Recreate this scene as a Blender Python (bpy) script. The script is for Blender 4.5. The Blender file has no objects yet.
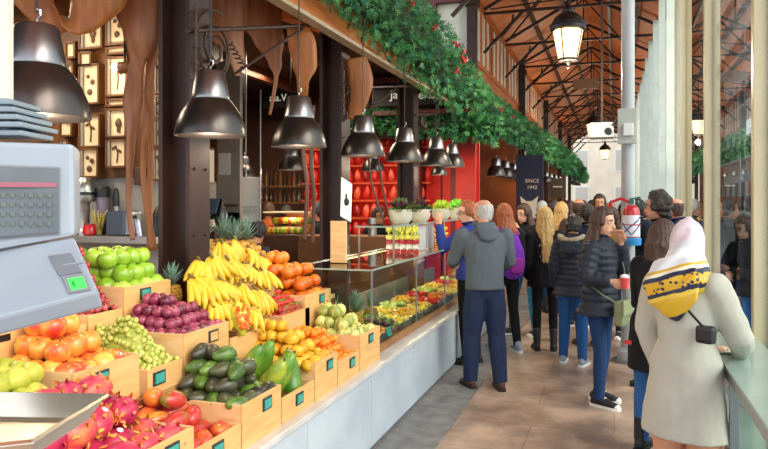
import bpy, bmesh, math, random
from mathutils import Vector, Matrix, Euler, noise
R = random.Random(11)
V = Vector
F = 700.0; VX = 614.0; HY = 202.0; H = 1.7
TH = math.atan((VX-384)/F); CT = math.cos(TH); ST = math.sin(TH)
scene = bpy.context.scene
COL = scene.collection

def at(px, py, zc):
    xc = (px-384)/F*zc
    return V((xc*CT-zc*ST, xc*ST+zc*CT, H-(py-HY)/F*zc))
def onX(px, py, X):
    return at(px, py, F*X/(CT*(px-VX)))
def onY(px, py, Y):
    t = Y/((px-384)/F*ST+CT)
    return at(px, py, t)
def onZ(px, py, z):
    return at(px, py, (H-z)*F/(py-HY))
def Yof(px, X):
    return onX(px, 200, X).y

# ---------------------------------------------------------------- materials
def lin(h):
    if isinstance(h, tuple): return h
    h = h.lstrip('#'); c = [int(h[i:i+2], 16)/255 for i in (0, 2, 4)]
    return tuple(x/12.92 if x <= .04045 else ((x+.055)/1.055)**2.4 for x in c)
MATS = {}
def mat(name, c1, c2=None, scale=8.0, rough=.5, metal=0.0, bump=0.0, bscale=None, rand=0.0, c3=None, emit=None, estr=0,
        trans=0, spec=None, coat=0, kind='noise', stretch=None, sub=0, detail=4, lo=.35, hi=.65):
    if name in MATS: return MATS[name]
    m = bpy.data.materials.new(name); m.use_nodes = True
    nt = m.node_tree; N = nt.nodes; L = nt.links
    b = N['Principled BSDF']
    b.inputs['Roughness'].default_value = rough
    b.inputs['Metallic'].default_value = metal
    if spec is not None: b.inputs['Specular IOR Level'].default_value = spec
    if coat: b.inputs['Coat Weight'].default_value = coat; b.inputs['Coat Roughness'].default_value = .12
    if trans: b.inputs['Transmission Weight'].default_value = trans
    if sub:
        b.inputs['Subsurface Weight'].default_value = sub; b.inputs['Subsurface Radius'].default_value = (.02, .01, .006)
        b.inputs['Subsurface Scale'].default_value = .5
    c1 = lin(c1); b.inputs['Base Color'].default_value = (*c1, 1)
    tc = N.new('ShaderNodeTexCoord'); mp = N.new('ShaderNodeMapping'); L.new(tc.outputs['Object'], mp.inputs[0])
    if stretch: mp.inputs['Scale'].default_value = stretch
    vec = mp.outputs[0]
    if c2 is not None or bump:
        if kind == 'noise':
            t = N.new('ShaderNodeTexNoise'); t.inputs['Scale'].default_value = scale; t.inputs['Detail'].default_value = detail; out = t.outputs['Fac']
        elif kind == 'voronoi':
            t = N.new('ShaderNodeTexVoronoi'); t.inputs['Scale'].default_value = scale; out = t.outputs['Distance']
        elif kind == 'wave':
            t = N.new('ShaderNodeTexWave'); t.inputs['Scale'].default_value = scale; t.inputs['Distortion'].default_value = 3
            t.inputs['Detail'].default_value = 3; out = t.outputs['Fac']
        L.new(vec, t.inputs['Vector'])
        if c2 is not None:
            r = N.new('ShaderNodeValToRGB'); e = r.color_ramp.elements
            e[0].position = lo; e[1].position = hi
            e[0].color = (*c1, 1); e[1].color = (*lin(c2), 1)
            L.new(out, r.inputs[0]); col = r.outputs[0]
            if rand and c3 is not None:
                oi = N.new('ShaderNodeObjectInfo'); mx = N.new('ShaderNodeMix'); mx.data_type = 'RGBA'
                ml = N.new('ShaderNodeMath'); ml.operation = 'MULTIPLY'; ml.inputs[1].default_value = rand
                L.new(oi.outputs['Random'], ml.inputs[0]); L.new(ml.outputs[0], mx.inputs[0])
                L.new(col, mx.inputs[6]); mx.inputs[7].default_value = (*lin(c3), 1); col = mx.outputs[2]
            L.new(col, b.inputs['Base Color'])
        if bump:
            if bscale:
                t2 = N.new('ShaderNodeTexNoise'); t2.inputs['Scale'].default_value = bscale; L.new(vec, t2.inputs['Vector']); out = t2.outputs['Fac']
            bp = N.new('ShaderNodeBump'); bp.inputs['Strength'].default_value = bump; bp.inputs['Distance'].default_value = .01
            L.new(out, bp.inputs['Height']); L.new(bp.outputs[0], b.inputs['Normal'])
    if emit is not None:
        b.inputs['Emission Color'].default_value = (*lin(emit), 1); b.inputs['Emission Strength'].default_value = estr
    MATS[name] = m
    return m
def glass(name, tint='#f2faf7', boost=1.0, rough=0.0):
    if name in MATS: return MATS[name]
    m = bpy.data.materials.new(name); m.use_nodes = True
    nt = m.node_tree; N = nt.nodes; L = nt.links; N.remove(N['Principled BSDF'])
    o = N['Material Output']; f = N.new('ShaderNodeFresnel'); f.inputs[0].default_value = 1.5
    g = N.new('ShaderNodeBsdfGlossy'); g.inputs['Roughness'].default_value = rough
    t = N.new('ShaderNodeBsdfTransparent'); t.inputs[0].default_value = (*lin(tint), 1)
    mx = N.new('ShaderNodeMixShader'); ml = N.new('ShaderNodeMath'); ml.operation = 'MULTIPLY'; ml.inputs[1].default_value = boost; ml.use_clamp = True
    geo = N.new('ShaderNodeNewGeometry'); sub = N.new('ShaderNodeMath'); sub.operation = 'SUBTRACT'; sub.inputs[0].default_value = 1
    L.new(geo.outputs['Backfacing'], sub.inputs[1]); m2 = N.new('ShaderNodeMath'); m2.operation = 'MULTIPLY'
    L.new(f.outputs[0], ml.inputs[0]); L.new(ml.outputs[0], m2.inputs[0]); L.new(sub.outputs[0], m2.inputs[1])
    L.new(m2.outputs[0], mx.inputs[0]); L.new(t.outputs[0], mx.inputs[1]); L.new(g.outputs[0], mx.inputs[2]); L.new(mx.outputs[0], o.inputs[0])
    MATS[name] = m
    return m

# ---------------------------------------------------------------- mesh builder
class MB:
    def __init__(s): s.v = []; s.f = []; s.mi = []
    def add(s, vs, fs, mi=0, M=None):
        o = len(s.v)
        s.v += [tuple(M @ V(v)) if M is not None else tuple(v) for v in vs]
        s.f += [tuple(o+i for i in f) for f in fs]; s.mi += [mi]*len(fs); return s
    def box(s, c, d, mi=0, rot=None, M=None):
        x, y, z = (k/2 for k in d)
        vs = [V((a*x, b*y, e*z)) for a in (-1, 1) for b in (-1, 1) for e in (-1, 1)]
        if rot is not None:
            rm = Euler(rot).to_matrix() if not isinstance(rot, Matrix) else rot
            vs = [rm @ v for v in vs]
        vs = [v+V(c) for v in vs]
        return s.add(vs, [(0, 1, 3, 2), (4, 6, 7, 5), (0, 4, 5, 1), (2, 3, 7, 6), (0, 2, 6, 4), (1, 5, 7, 3)], mi, M)
    def bar(s, p0, p1, w, h=None, mi=0):          # square bar between two points
        h = h or w; p0 = V(p0); p1 = V(p1); d = (p1-p0); L = d.length
        if L < 1e-6: return s
        q = d.to_track_quat('Z', 'Y').to_matrix()
        return s.box((p0+p1)/2, (w, h, L), mi, rot=q)
    def hexa(s, p, mi=0):                          # 8 points: bottom 4 then top 4, same order
        return s.add(p, [(3, 2, 1, 0), (4, 5, 6, 7), (0, 1, 5, 4), (1, 2, 6, 5), (2, 3, 7, 6), (3, 0, 4, 7)], mi)
    def prism(s, poly, off, mi=0):
        n = len(poly); off = V(off)
        vs = [V(p) for p in poly]+[V(p)+off for p in poly]
        return s.add(vs, [tuple(range(n-1, -1, -1)), tuple(range(n, 2*n))]+[(i, (i+1) % n, n+(i+1) % n, n+i) for i in range(n)], mi)
    def lathe(s, prof, seg=16, mi=0, M=None, caps=True):
        vs = []; fs = []
        for r, z in prof:
            for k in range(seg):
                a = 2*math.pi*k/seg; vs.append((r*math.cos(a), r*math.sin(a), z))
        for i in range(len(prof)-1):
            for k in range(seg):
                fs.append((i*seg+k, i*seg+(k+1) % seg, (i+1)*seg+(k+1) % seg, (i+1)*seg+k))
        if caps:
            if prof[0][0] > 1e-4: fs.append(tuple(range(seg-1, -1, -1)))
            if prof[-1][0] > 1e-4: fs.append(tuple((len(prof)-1)*seg+k for k in range(seg)))
        return s.add(vs, fs, mi, M)
    def loft(s, pts, rads, seg=12, side=(1, 0, 0), mi=0, round_ends=True, M=None, closed=False):
        pts = [V(p) for p in pts]; n = len(pts); rads = [(r, r) if not isinstance(r, (tuple, list)) else r for r in rads]
        if round_ends and not closed:
            d0 = (pts[0]-pts[1]).normalized(); d1 = (pts[-1]-pts[-2]).normalized()
            m0 = min(rads[0]); m1 = min(rads[-1])
            pts = [pts[0]+d0*m0*.8, pts[0]+d0*m0*.5]+pts+[pts[-1]+d1*m1*.5, pts[-1]+d1*m1*.8]
            a, b = rads[0]; c, e = rads[-1]
            rads = [(a*.35, b*.35), (a*.8, b*.8)]+list(rads)+[(c*.8, e*.8), (c*.35, e*.35)]; n = len(pts)
        vs = []; u = V(side)
        for i in range(n):
            if closed: t = pts[(i+1) % n]-pts[i-1]
            else: t = (pts[min(i+1, n-1)]-pts[max(i-1, 0)])
            t.normalize(); u2 = u-t*u.dot(t)
            if u2.length < 1e-3: u2 = t.orthogonal()
            u2.normalize(); w = t.cross(u2); u = u2
            for k in range(seg):
                a = 2*math.pi*k/seg; vs.append(pts[i]+u2*(rads[i][0]*math.cos(a))+w*(rads[i][1]*math.sin(a)))
        fs = []
        for i in range(n if closed else n-1):
            j = (i+1) % n
            for k in range(seg):
                fs.append((i*seg+k, i*seg+(k+1) % seg, j*seg+(k+1) % seg, j*seg+k))
        if not closed:
            fs.append(tuple(range(seg-1, -1, -1))); fs.append(tuple((n-1)*seg+k for k in range(seg)))
        return s.add(vs, fs, mi, M)
    def tube(s, pts, r, seg=8, mi=0, closed=False): 
        return s.loft(pts, [r]*len(pts) if not isinstance(r, list) else r, seg, (0.31, .2, .93), mi, round_ends=False, closed=closed)
    def ball(s, c, r, su=10, sv=7, mi=0, rot=None):
        if not isinstance(r, (tuple, list)): r = (r, r, r)
        rm = Euler(rot).to_matrix() if rot is not None else Matrix.Identity(3)
        vs = [V(c)+rm@V((0, 0, -r[2]))]; fs = []
        for j in range(1, sv):
            p = -math.pi/2+math.pi*j/sv
            for k in range(su):
                a = 2*math.pi*k/su; vs.append(V(c)+rm@V((r[0]*math.cos(p)*math.cos(a), r[1]*math.cos(p)*math.sin(a), r[2]*math.sin(p))))
        vs.append(V(c)+rm@V((0, 0, r[2]))); top = len(vs)-1
        for k in range(su): fs.append((0, 1+(k+1) % su, 1+k))
        for j in range(sv-2):
            for k in range(su):
                a = 1+j*su; b = a+su; fs.append((a+k, a+(k+1) % su, b+(k+1) % su, b+k))
        a = 1+(sv-2)*su
        for k in range(su): fs.append((a+k, a+(k+1) % su, top))
        return s.add(vs, fs, mi)
    def quad(s, a, b, c, d, mi=0): return s.add([a, b, c, d], [(0, 1, 2, 3)], mi)
    def mesh(s, name, mats, smooth=True, bevel=0, angle=35):
        me = bpy.data.meshes.new(name); me.from_pydata([tuple(v) for v in s.v], [], s.f)
        for m in (mats if isinstance(mats, (list, tuple)) else [mats]): me.materials.append(m)
        me.polygons.foreach_set('material_index', s.mi)
        if bevel:
            bm = bmesh.new(); bm.from_mesh(me)
            ed = [e for e in bm.edges if len(e.link_faces) == 2 and e.calc_face_angle(0) > .6]
            bmesh.ops.bevel(bm, geom=ed, offset=bevel, segments=2, affect='EDGES', profile=.6, clamp_overlap=True)
            bm.to_mesh(me); bm.free()
        if smooth:
            me.polygons.foreach_set('use_smooth', [True]*len(me.polygons))
            me.set_sharp_from_angle(angle=math.radians(angle))
        me.update(); return me

def tag(o, label=None, cat=None, group=None, kind=None):
    if label: o['label'] = label
    if cat: o['category'] = cat
    if group: o['group'] = group
    if kind: o['kind'] = kind
    return o
def link(name, me, parent=None, loc=None, rot=None, scale=None, local=False):
    o = bpy.data.objects.new(name, me); COL.objects.link(o)
    if loc is not None: o.location = loc
    if rot is not None: o.rotation_euler = rot
    if scale is not None: o.scale = scale if isinstance(scale, (tuple, list)) else (scale,)*3
    if parent is not None:
        o.parent = parent
        if not local:                                                   # meshes made in world coordinates
            q = parent; acc = V((0, 0, 0))
            while q: acc += V(q.location); q = q.parent
            o.location = V(o.location)-acc
    return o
def thing(name, label, cat, loc=(0, 0, 0), rz=0, group=None):
    o = bpy.data.objects.new(name, None); COL.objects.link(o); o.location = loc; o.rotation_euler = (0, 0, rz)
    o.empty_display_size = .05
    return tag(o, label, cat, group)
def struct(name, mb, mats, smooth=False, **k):
    o = link(name, mb.mesh(name, mats, smooth=smooth, **k)); o['kind'] = 'structure'; return o
def single(name, mb, mats, label, cat, group=None, **k):
    return tag(link(name, mb.mesh(name, mats, **k)), label, cat, group)
def part(name, mb, mats, root, local=False, label=None, **k):
    o = link(name, mb.mesh(name, mats, **k), root, local=local)
    if label: o['label'] = label
    return o
def copy_tree(o, parent=None):
    c = o.copy(); COL.objects.link(c)
    if parent is not None: c.parent = parent
    for ch in list(o.children): copy_tree(ch, c)
    return c
def remesh(mb, voxel=.012, smooth=2):
    me = bpy.data.meshes.new('t'); me.from_pydata([tuple(v) for v in mb.v], [], mb.f)
    o = bpy.data.objects.new('t', me); COL.objects.link(o)
    m = o.modifiers.new('r', 'REMESH'); m.mode = 'VOXEL'; m.voxel_size = voxel; m.use_smooth_shade = True
    if smooth:
        s_ = o.modifiers.new('s', 'SMOOTH'); s_.iterations = smooth; s_.factor = .5
    dg = bpy.context.evaluated_depsgraph_get()
    out = bpy.data.meshes.new_from_object(o.evaluated_get(dg))
    r = MB(); r.v = [tuple(v.co) for v in out.vertices]; r.f = [tuple(p.vertices) for p in out.polygons]; r.mi = [0]*len(r.f)
    bpy.data.objects.remove(o); bpy.data.meshes.remove(me); bpy.data.meshes.remove(out)
    return r
def text(name, s, size, loc, rot, m, parent=None, ext=.002, align='CENTER'):
    cu = bpy.data.curves.new(name, 'FONT'); cu.body = s; cu.size = size; cu.extrude = ext; cu.align_x = align; cu.align_y = 'CENTER'
    o = bpy.data.objects.new(name, cu); COL.objects.link(o)
    dg = bpy.context.evaluated_depsgraph_get(); me = bpy.data.meshes.new_from_object(o.evaluated_get(dg))
    bpy.data.objects.remove(o); me.materials.clear(); me.materials.append(m)
    o = link(name, me, parent, loc, rot); return o
ORD = ['first', 'second', 'third', 'fourth', 'fifth', 'sixth', 'seventh', 'eighth', 'ninth', 'tenth', 'eleventh', 'twelfth',
       'thirteenth', 'fourteenth', 'fifteenth', 'sixteenth', 'seventeenth', 'eighteenth', 'nineteenth', 'twentieth', 'twenty-first', 'twenty-second', 'twenty-third', 'twenty-fourth', 'twenty-fifth', 'twenty-sixth', 'twenty-seventh', 'twenty-eighth', 'twenty-ninth', 'thirtieth']

# common materials
M_iron = mat('dark_iron', '#2e1d17', '#3a2821', 6, rough=.5, metal=.3)
M_steel = mat('brushed_steel', '#b9b9b6', '#a3a3a0', 20, rough=.3, metal=.9)
M_black = mat('black_plastic', '#16161a', rough=.4)
M_white = mat('white_paint', '#e8e8e6', rough=.5)
M_wood = mat('birch_wood', '#e6b878', '#dba766', 5, rough=.55, stretch=(1, 1, 6), bump=.05)
M_wood2 = mat('birch_wood_pale', '#eac592', '#deb176', 5, rough=.55, stretch=(1, 1, 6), bump=.05)

# camera
cam = bpy.data.cameras.new('camera'); cam.sensor_width = 36; cam.lens = F/768*36; cam.shift_y = -(224.5-HY)/768; cam.clip_end = 300; cam.clip_start = .05
co = bpy.data.objects.new('camera', cam); COL.objects.link(co); co.location = (0, 0, H); co.rotation_euler = (math.pi/2, 0, TH); scene.camera = co
# ---------------------------------------------------------------- the setting
def floor_mat():
    m = bpy.data.materials.new('stone_paving'); m.use_nodes = True; nt = m.node_tree; N = nt.nodes; L = nt.links; b = N['Principled BSDF']
    tc = N.new('ShaderNodeTexCoord'); br = N.new('ShaderNodeTexBrick'); L.new(tc.outputs['Object'], br.inputs[0])
    br.inputs['Scale'].default_value = 1; br.inputs['Brick Width'].default_value = 1.2; br.inputs['Row Height'].default_value = .6
    br.inputs['Mortar Size'].default_value = .006; br.inputs['Mortar Smooth'].default_value = .6
    br.inputs['Color1'].default_value = (*lin('#cdb3a0'), 1); br.inputs['Color2'].default_value = (*lin('#bfa491'), 1); br.inputs['Mortar'].default_value = (*lin('#a48d7e'), 1)
    n = N.new('ShaderNodeTexNoise'); n.inputs['Scale'].default_value = 1.6; n.inputs['Detail'].default_value = 8; n.inputs['Roughness'].default_value = .65; L.new(tc.outputs['Object'], n.inputs[0])
    r = N.new('ShaderNodeValToRGB'); r.color_ramp.elements[0].position = .38; r.color_ramp.elements[1].position = .64
    r.color_ramp.elements[0].color = (*lin('#948a84'), 1); r.color_ramp.elements[1].color = (1, .95, .89, 1); L.new(n.outputs[0], r.inputs[0])
    mx = N.new('ShaderNodeMix'); mx.data_type = 'RGBA'; mx.blend_type = 'MULTIPLY'; mx.inputs[0].default_value = .85
    L.new(br.outputs[0], mx.inputs[6]); L.new(r.outputs[0], mx.inputs[7]); L.new(mx.outputs[2], b.inputs['Base Color'])
    n2 = N.new('ShaderNodeTexNoise'); n2.inputs['Scale'].default_value = 40; n2.inputs['Detail'].default_value = 5; L.new(tc.outputs['Object'], n2.inputs[0])
    bp = N.new('ShaderNodeBump'); bp.inputs['Strength'].default_value = .25; bp.inputs['Distance'].default_value = .004; L.new(n2.outputs[0], bp.inputs['Height']); L.new(bp.outputs[0], b.inputs['Normal'])
    b.inputs['Roughness'].default_value = .3
    return m
M_floor = floor_mat()
struct('floor', MB().box((-4.6, 33, -.05), (10.9, 76, .1)), M_floor)
struct('trim_1', MB().box((-1.38, 6, .004), (.42, 14, .012)), mat('grey_kerb', '#8f8b88', '#77736f', 9, rough=.6))
M_street = mat('street_stone', '#b7b3ac', '#a29d95', 3, rough=.7)
struct('ground', MB().box((10, 33, -.12), (18.2, 76, .2)), M_street)

M_orange = mat('varnished_orange_wood', '#c66a26', '#a9521a', 3, rough=.45, stretch=(6, .6, 6), bump=.08)
M_plank = mat('roof_planks', '#ee8426', '#cc6414', 4, rough=.55, stretch=(.6, 8, 8), bump=.2)
M_dark = mat('dark_brown', '#241410', '#2e1b14', 4, rough=.7)
M_red = mat('dark_red_paint', '#5e1c16', '#4c1611', 4, rough=.5)
# roof of the arcade
XF = -2.2
RP = [(XF-.3, 5.18), (-.6, 6.1), (1.1, 5.2)]
mb = MB()
for (x0, z0), (x1, z1) in zip(RP[:-1], RP[1:]):
    mb.hexa([(x0, -2.5, z0), (x1, -2.5, z1), (x1, 43, z1), (x0, 43, z0), (x0, -2.5, z0+.1), (x1, -2.5, z1+.1), (x1, 43, z1+.1), (x0, 43, z0+.1)])
struct('ceiling', mb, M_plank)
mb = MB()
for x, z in ((-1.6, 5.57), (-1.0, 5.88), (-.1, 5.82), (.45, 5.53)):
    mb.box((x, 20.5, z-.06), (.06, 44, .1))
struct('trim_2', mb, mat('roof_purlin', '#5b2f1b', '#45220f', 4))
# iron roof trusses
for i in range(14):
    y = 7.2+i*2.6
    mb = MB()
    P0, P1, P2 = V((XF, y, 5.12)), V((-.6, y, 5.98)), V((.8, y, 5.25))
    w = .055
    mb.bar(P0, P1, w); mb.bar(P1, P2, w); mb.bar(V((XF, y, 5.05)), V((.8, y, 5.05)), .045)
    mb.bar((-.6, y, 5.95), (-.6, y, 5.05), .03)
    mb.bar((-1.4, y, 5.05), (-.6, y, 5.9), .028); mb.bar((.1, y, 5.05), (-.6, y, 5.9), .028)
    mb.bar((XF, y, 4.35), (-1.5, y, 5.05), .05)
    arc = [(XF+.02+.5*math.sin(a), y, 5.0-.45*math.cos(a)) for a in [k*math.pi/12 for k in range(1, 7)]]
    mb.tube(arc, .022, 6)
    single('roof_truss', mb, M_iron, 'dark riveted iron truss under the orange plank roof, %s from the near end' % ORD[i], 'roof truss', 'iron roof trusses', smooth=False)
# crossing diagonals between trusses lying under the planks
for i in range(6):
    y = 7.2+i*5.2; mb = MB()
    mb.bar((XF+.1, y+.1, 5.15), (-.65, y+2.5, 5.92), .028); mb.bar((-.65, y+.1, 5.92), (XF+.1, y+2.5, 5.15), .028)
    single('wind_brace', mb, M_iron, 'pair of crossed iron rods under the roof planks, %s pair from the near end' % ORD[i], 'brace', 'crossed roof braces', smooth=False)

# upper facade with louvres, along the arcade
YG = 11.2
mb = MB().box((XF-.15, YG+15.9, 3.75), (.2, 31.7, .66)).box((XF-.12, YG+15.9, 5.16), (.16, 31.7, .14))
mb.box((XF-.4, YG+15.9, 4.5), (.1, 31.7, 1.4), 1)
struct('wall_left', mb, [M_orange, mat('louvre_backing', '#8a4a22', '#6c3716', 3)])
M_louv = mat('pale_louvre_glass', '#e6e0cc', '#d2ccb6', 5, rough=.35)
for i in range(14):
    y0 = YG+.15+i*2.15
    mb = MB()
    for k in range(4):
        yy = y0+.12+k*.49
        mb.box((XF-.065, yy+.175, 4.6), (.03, .34, .94), 0)
    root = thing('louvre_window', 'orange timber window with pale slanted panes above the stalls, %s from the near end' % ORD[i], 'window', (XF, y0, 4.05), group='pale windows above the stalls')
    part('louvre_panes', mb, M_louv, root, smooth=False)
    mb = MB()
    for k in range(5): mb.box((XF-.09, y0+.05+k*.49, 4.58), (.10, .15 if k % 4 else .26, 1.06))
    mb.box((XF-.085, y0+1.05, 4.1), (.12, 2.1, .09)).box((XF-.085, y0+1.05, 5.08), (.12, 2.1, .07))
    part('window_frame', mb, M_orange, root, smooth=False)
# gable wall across at YG (faces the camera) with one tall pale pane
def gx(px): return onY(px, 100, YG).x
mb = MB()
xa, xb = gx(437), gx(468); zt, zb = at(450, 8, 11.7).z, at(450, 56, 11.7).z
mb.box(((-7.5+xa)/2, YG, 4.6), (xa+7.5, .15, 2.6)); mb.box(((xb+XF)/2, YG, 4.6), (XF-xb, .15, 2.6))
mb.box(((xa+xb)/2, YG, (zb+3.3)/2), (xb-xa, .15, zb-3.3)); mb.box(((xa+xb)/2, YG, (zt+5.9)/2), (xb-xa, .15, 5.9-zt))
struct('wall_back', mb, M_red)
f = single('window_1', MB().box(((xa+xb)/2, YG+.05, (zt+zb)/2), (xb-xa, .04, zt-zb)), mat('frosted_pane', '#cfd2bf', '#bfc4ae', 3, rough=.3), None, None, smooth=False); f['kind'] = 'structure'
# cast iron posts on the facade
for i in range(5):
    y = YG-.1+i*6.45
    mb = MB().box((XF+.04, y, 2.55), (.15, .15, 5.1)).box((XF+.04, y, 3.3), (.22, .22, .12)).box((XF+.04, y, 4.9), (.22, .22, .12)).box((XF+.04, y, .15), (.22, .22, .3))
    single('facade_post', mb, M_iron, 'tall dark iron post on the stall front under the louvres, %s from the near end' % ORD[i], 'post', 'facade posts', smooth=False, bevel=.008)

# kiosk shell: pillars, fascia, ceiling
M_pil = mat('brown_painted_steel', '#3b231c', '#2f1b16', 3, rough=.42, metal=.2)
def zc_pillar(px, X=-2.5): return onX(px, 200, X)
PIL = []
for i, px in enumerate((184.5, 335, 408, 449)):
    p = zc_pillar(px); PIL.append(p)
    mb = MB(); x, y = p.x, p.y; w = .22
    mb.box((x-.095, y, 1.75), (.03, w, 3.5)).box((x+.095, y, 1.75), (.03, w, 3.5)).box((x, y, 1.75), (.19, .02, 3.5))
    mb.box((x, y, .02), (.34, .34, .04))
    root = thing('steel_pillar', 'brown painted steel pillar at the stall front, %s from the camera' % ORD[i], 'pillar', (x, y, 0), group='brown steel pillars of the fruit stall')
    part('column_profile', mb, M_pil, root, smooth=False, bevel=.003)
    mb = MB()
    for z in [k*.4+.3 for k in range(8)]:
        for dy in (-.06, .06): mb.ball((x+.112, y+dy, z), .011, 6, 4)
    part('rivets', mb, M_pil, root)
    part('inner_plate', MB().box((x-.0, y+w/2+.02, 1.9), (.1, .03, 3.1)), mat('greige_steel', '#8d7b6c', '#7d6c5e', 4, rough=.5), root, smooth=False)
# fascia boards along the stall (orange wood, lit look put into its colour, below a dark beam)
mb = MB().box((-2.27, 5.9, 3.30), (.05, 9.8, .34), 0).box((-2.25, 5.9, 3.12), (.10, 9.8, .03), 2).box((-2.3, 5.9, 3.56), (.14, 9.8, .16), 1).box((-2.24, 5.9, 3.40), (.06, 9.8, .03), 0)
struct('trim_3', mb, [mat('fascia_wood_light_tint', '#d98234', '#bd6420', 3, rough=.45, stretch=(6, .6, 6)), M_dark, mat('beige_trim', '#b9a58a')])
struct('ceiling_2', MB().box((-5.1, 5.6, 3.68), (5.6, 11.2, .08)), mat('stall_ceiling', '#3b2417', '#2c190f', 2, rough=.7))
struct('trim_4', MB().box((-2.62, 5.9, 3.6), (.5, 9.8, .06)).box((-3.6, 5.9, 3.55), (.12, 9.8, .16)).box((-4.9, 5.9, 3.55), (.12, 9.8, .16)), mat('ceiling_joists', '#6b3a1c', '#54290f', 3), smooth=False)
struct('wall_stall', MB().box((-7.9, 5.6, 1.85), (.1, 11.2, 3.7)), M_dark)
# raking brown beams above the iron bracket
mb = MB(); 
mb.bar((-2.95, 3.4, 3.5), (-2.45, 5.5, 3.5), .14); mb.bar((-2.95, 6.0, 3.5), (-2.45, 8.0, 3.5), .14)
struct('trim_5', mb, M_orange)

# counter plinth of pale marble
M_marble = mat('pale_blue_marble', '#c9d3dc', '#b4c1cf', 2.2, rough=.22, detail=8)
M_ledge = mat('brushed_ledge', '#d9d5d3', '#c6c2c1', 6, rough=.28)
XC = -1.566
YE = 9.4
root = thing('stone_counter', 'long low counter clad in pale blue grey marble under the fruit crates', 'counter', (XC-.6, 4, 0))
part('counter_body', MB().box((XC-.625, (YE+.3)/2, .27), (1.2, YE-.3, .50)), M_marble, root, smooth=False)
ys = [.3, 1.35, 2.4, 3.45, 4.5, 5.55, 6.6, 7.65, 8.6, YE]
for a, b in zip(ys[:-1], ys[1:]):
    part('front_panel', MB().box((XC-.012, (a+b)/2, .285), (.024, b-a-.006, .50)), M_marble, root, smooth=False, bevel=.002)
part('counter_top', MB().box((XC-.6, (YE+.3)/2, .55), (1.24, YE-.28, .034)), M_ledge, root, smooth=False, bevel=.004)
part('toe_kick', MB().box((XC-.05, (YE+.3)/2, .02), (.06, YE-.3, .04)), mat('toe_grey', '#6d6a6a'), root, smooth=False)

# stepped stand carrying the crates
CR = {1: (-1.604, .567), 2: (-2.0, .82), 3: (-2.4, 1.04)}
root = thing('stepped_stand', 'stepped wooden stand under the rows of fruit crates', 'display stand', (-2.2, 3, .567))
M_stand = mat('stand_wood', '#c99a5e', '#b98a50', 4, rough=.6)
part('middle_step', MB().box((-2.3, 2.6, .693), (.6, 4.2, .25)), M_stand, root, smooth=False)
part('top_step', MB().box((-2.68, 2.05, .93), (.56, 2.95, .22)), M_stand, root, smooth=False)
part('back_step', MB().box((-2.80, 4.25, .93), (.30, 1.0, .22)), M_stand, root, smooth=False)

# ---------------------------------------------------------------- glass wall on the right
M_cream = mat('cream_aluminium', '#d8cba6', '#cfc29c', 4, rough=.35, metal=.1)
M_greyal = mat('grey_aluminium', '#8d9499', '#7f868b', 4, rough=.3, metal=.5)
M_glass = glass('clear_glass', '#eef4f4', 1.7)
XG = .80
posts_px = [(762, 14, 0), (710, 13, 0), (684.5, 5, 0), (671, 5, 0), (661, 4, 0)]
yps = [onX(px, 200, XG).y for px, w, k in posts_px]
yy = yps[-1]
for k in range(13): yy += 1.7; yps.append(yy)
yps = [1.6]+yps
ZT = 5.0
for i, y in enumerate(yps):
    root = thing('glazing_post', 'cream aluminium post of the tall glass wall, %s from the camera' % ORD[i], 'post', (XG, y, 0), group='posts of the glass wall')
    wd = .072
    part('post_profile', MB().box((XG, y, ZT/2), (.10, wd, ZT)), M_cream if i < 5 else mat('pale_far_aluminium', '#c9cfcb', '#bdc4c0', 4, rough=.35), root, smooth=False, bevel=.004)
    part('gasket_strip', MB().box((XG+.03, y-wd/2-.006, ZT/2), (.022, .012, ZT)), M_greyal, root, smooth=False)
for i, (a, b) in enumerate(zip(yps[:-1], yps[1:])):
    o = struct('window_%d' % (i+2), MB().box((XG+.02, (a+b)/2, ZT/2), (.012, b-a-.10, ZT-.1)), M_glass)
mb = MB().box((XG, 18, .05), (.12, 36, .1)).box((XG, 18, ZT), (.12, 36, .08))
struct('trim_6', mb, M_greyal)
# thin inner fins of the far glazing
for i in range(12):
    y = 10.0+i*1.7
    single('glazing_fin', MB().box((XG-.09, y, 2.5), (.10, .025, 4.9)), mat('fin_glass', '#dce8e4', '#cfdcd8', 4, rough=.2), 'slim pale green vertical fin on the glass wall, %s from the near end' % ORD[i], 'fin', 'fins of the glass wall', smooth=False)
# glass topped counter along the glass wall
root = thing('glass_counter', 'glass topped steel legged side counter along the glass wall', 'counter', (.66, 3, 0))
zs = .92; x0 = .50; x1 = .77
part('glass_top', MB().box(((x0+x1)/2, 2.95, zs), (x1-x0, 3.6, .015)), mat('green_glass_top', '#cfe3da', '#bfd8cd', 3, rough=.08, trans=.35), root, smooth=False, bevel=.003)
part('front_rail', MB().box((x0+.02, 2.95, zs-.035), (.03, 3.6, .05)), M_steel, root, smooth=False)
part('under_shelf', MB().box((x0+.14, 2.95, .52), (.24, 3.5, .012)), mat('green_glass_low', '#9fbcae', '#8fae9f', 3, rough=.1, trans=.3), root, smooth=False)
for y in (1.4, 2.75, 3.6, 4.7):
    part('leg', MB().box((x0+.03, y, zs/2-.02), (.04, .04, zs-.05)), M_greyal, root, smooth=False, bevel=.004)
# round white column with boxes
pc = at(628, 300, 7.45); cx, cy = pc.x, pc.y
M_col = mat('grey_white_column', '#b9bcbd', '#abaeb0', 3, rough=.35)
root = thing('round_column', 'slim round grey white column carrying the extinguisher', 'column', (cx, cy, 0))
part('shaft', MB().lathe([(.11, 0), (.11, .12), (.072, .16), (.068, 2.5), (.068, 5.1)], 20, M=Matrix.Translation((cx, cy, 0))), M_col, root)
part('base_plate', MB().lathe([(.16, 0), (.16, .03)], 20, M=Matrix.Translation((cx, cy, 0))), M_greyal, root)
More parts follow.
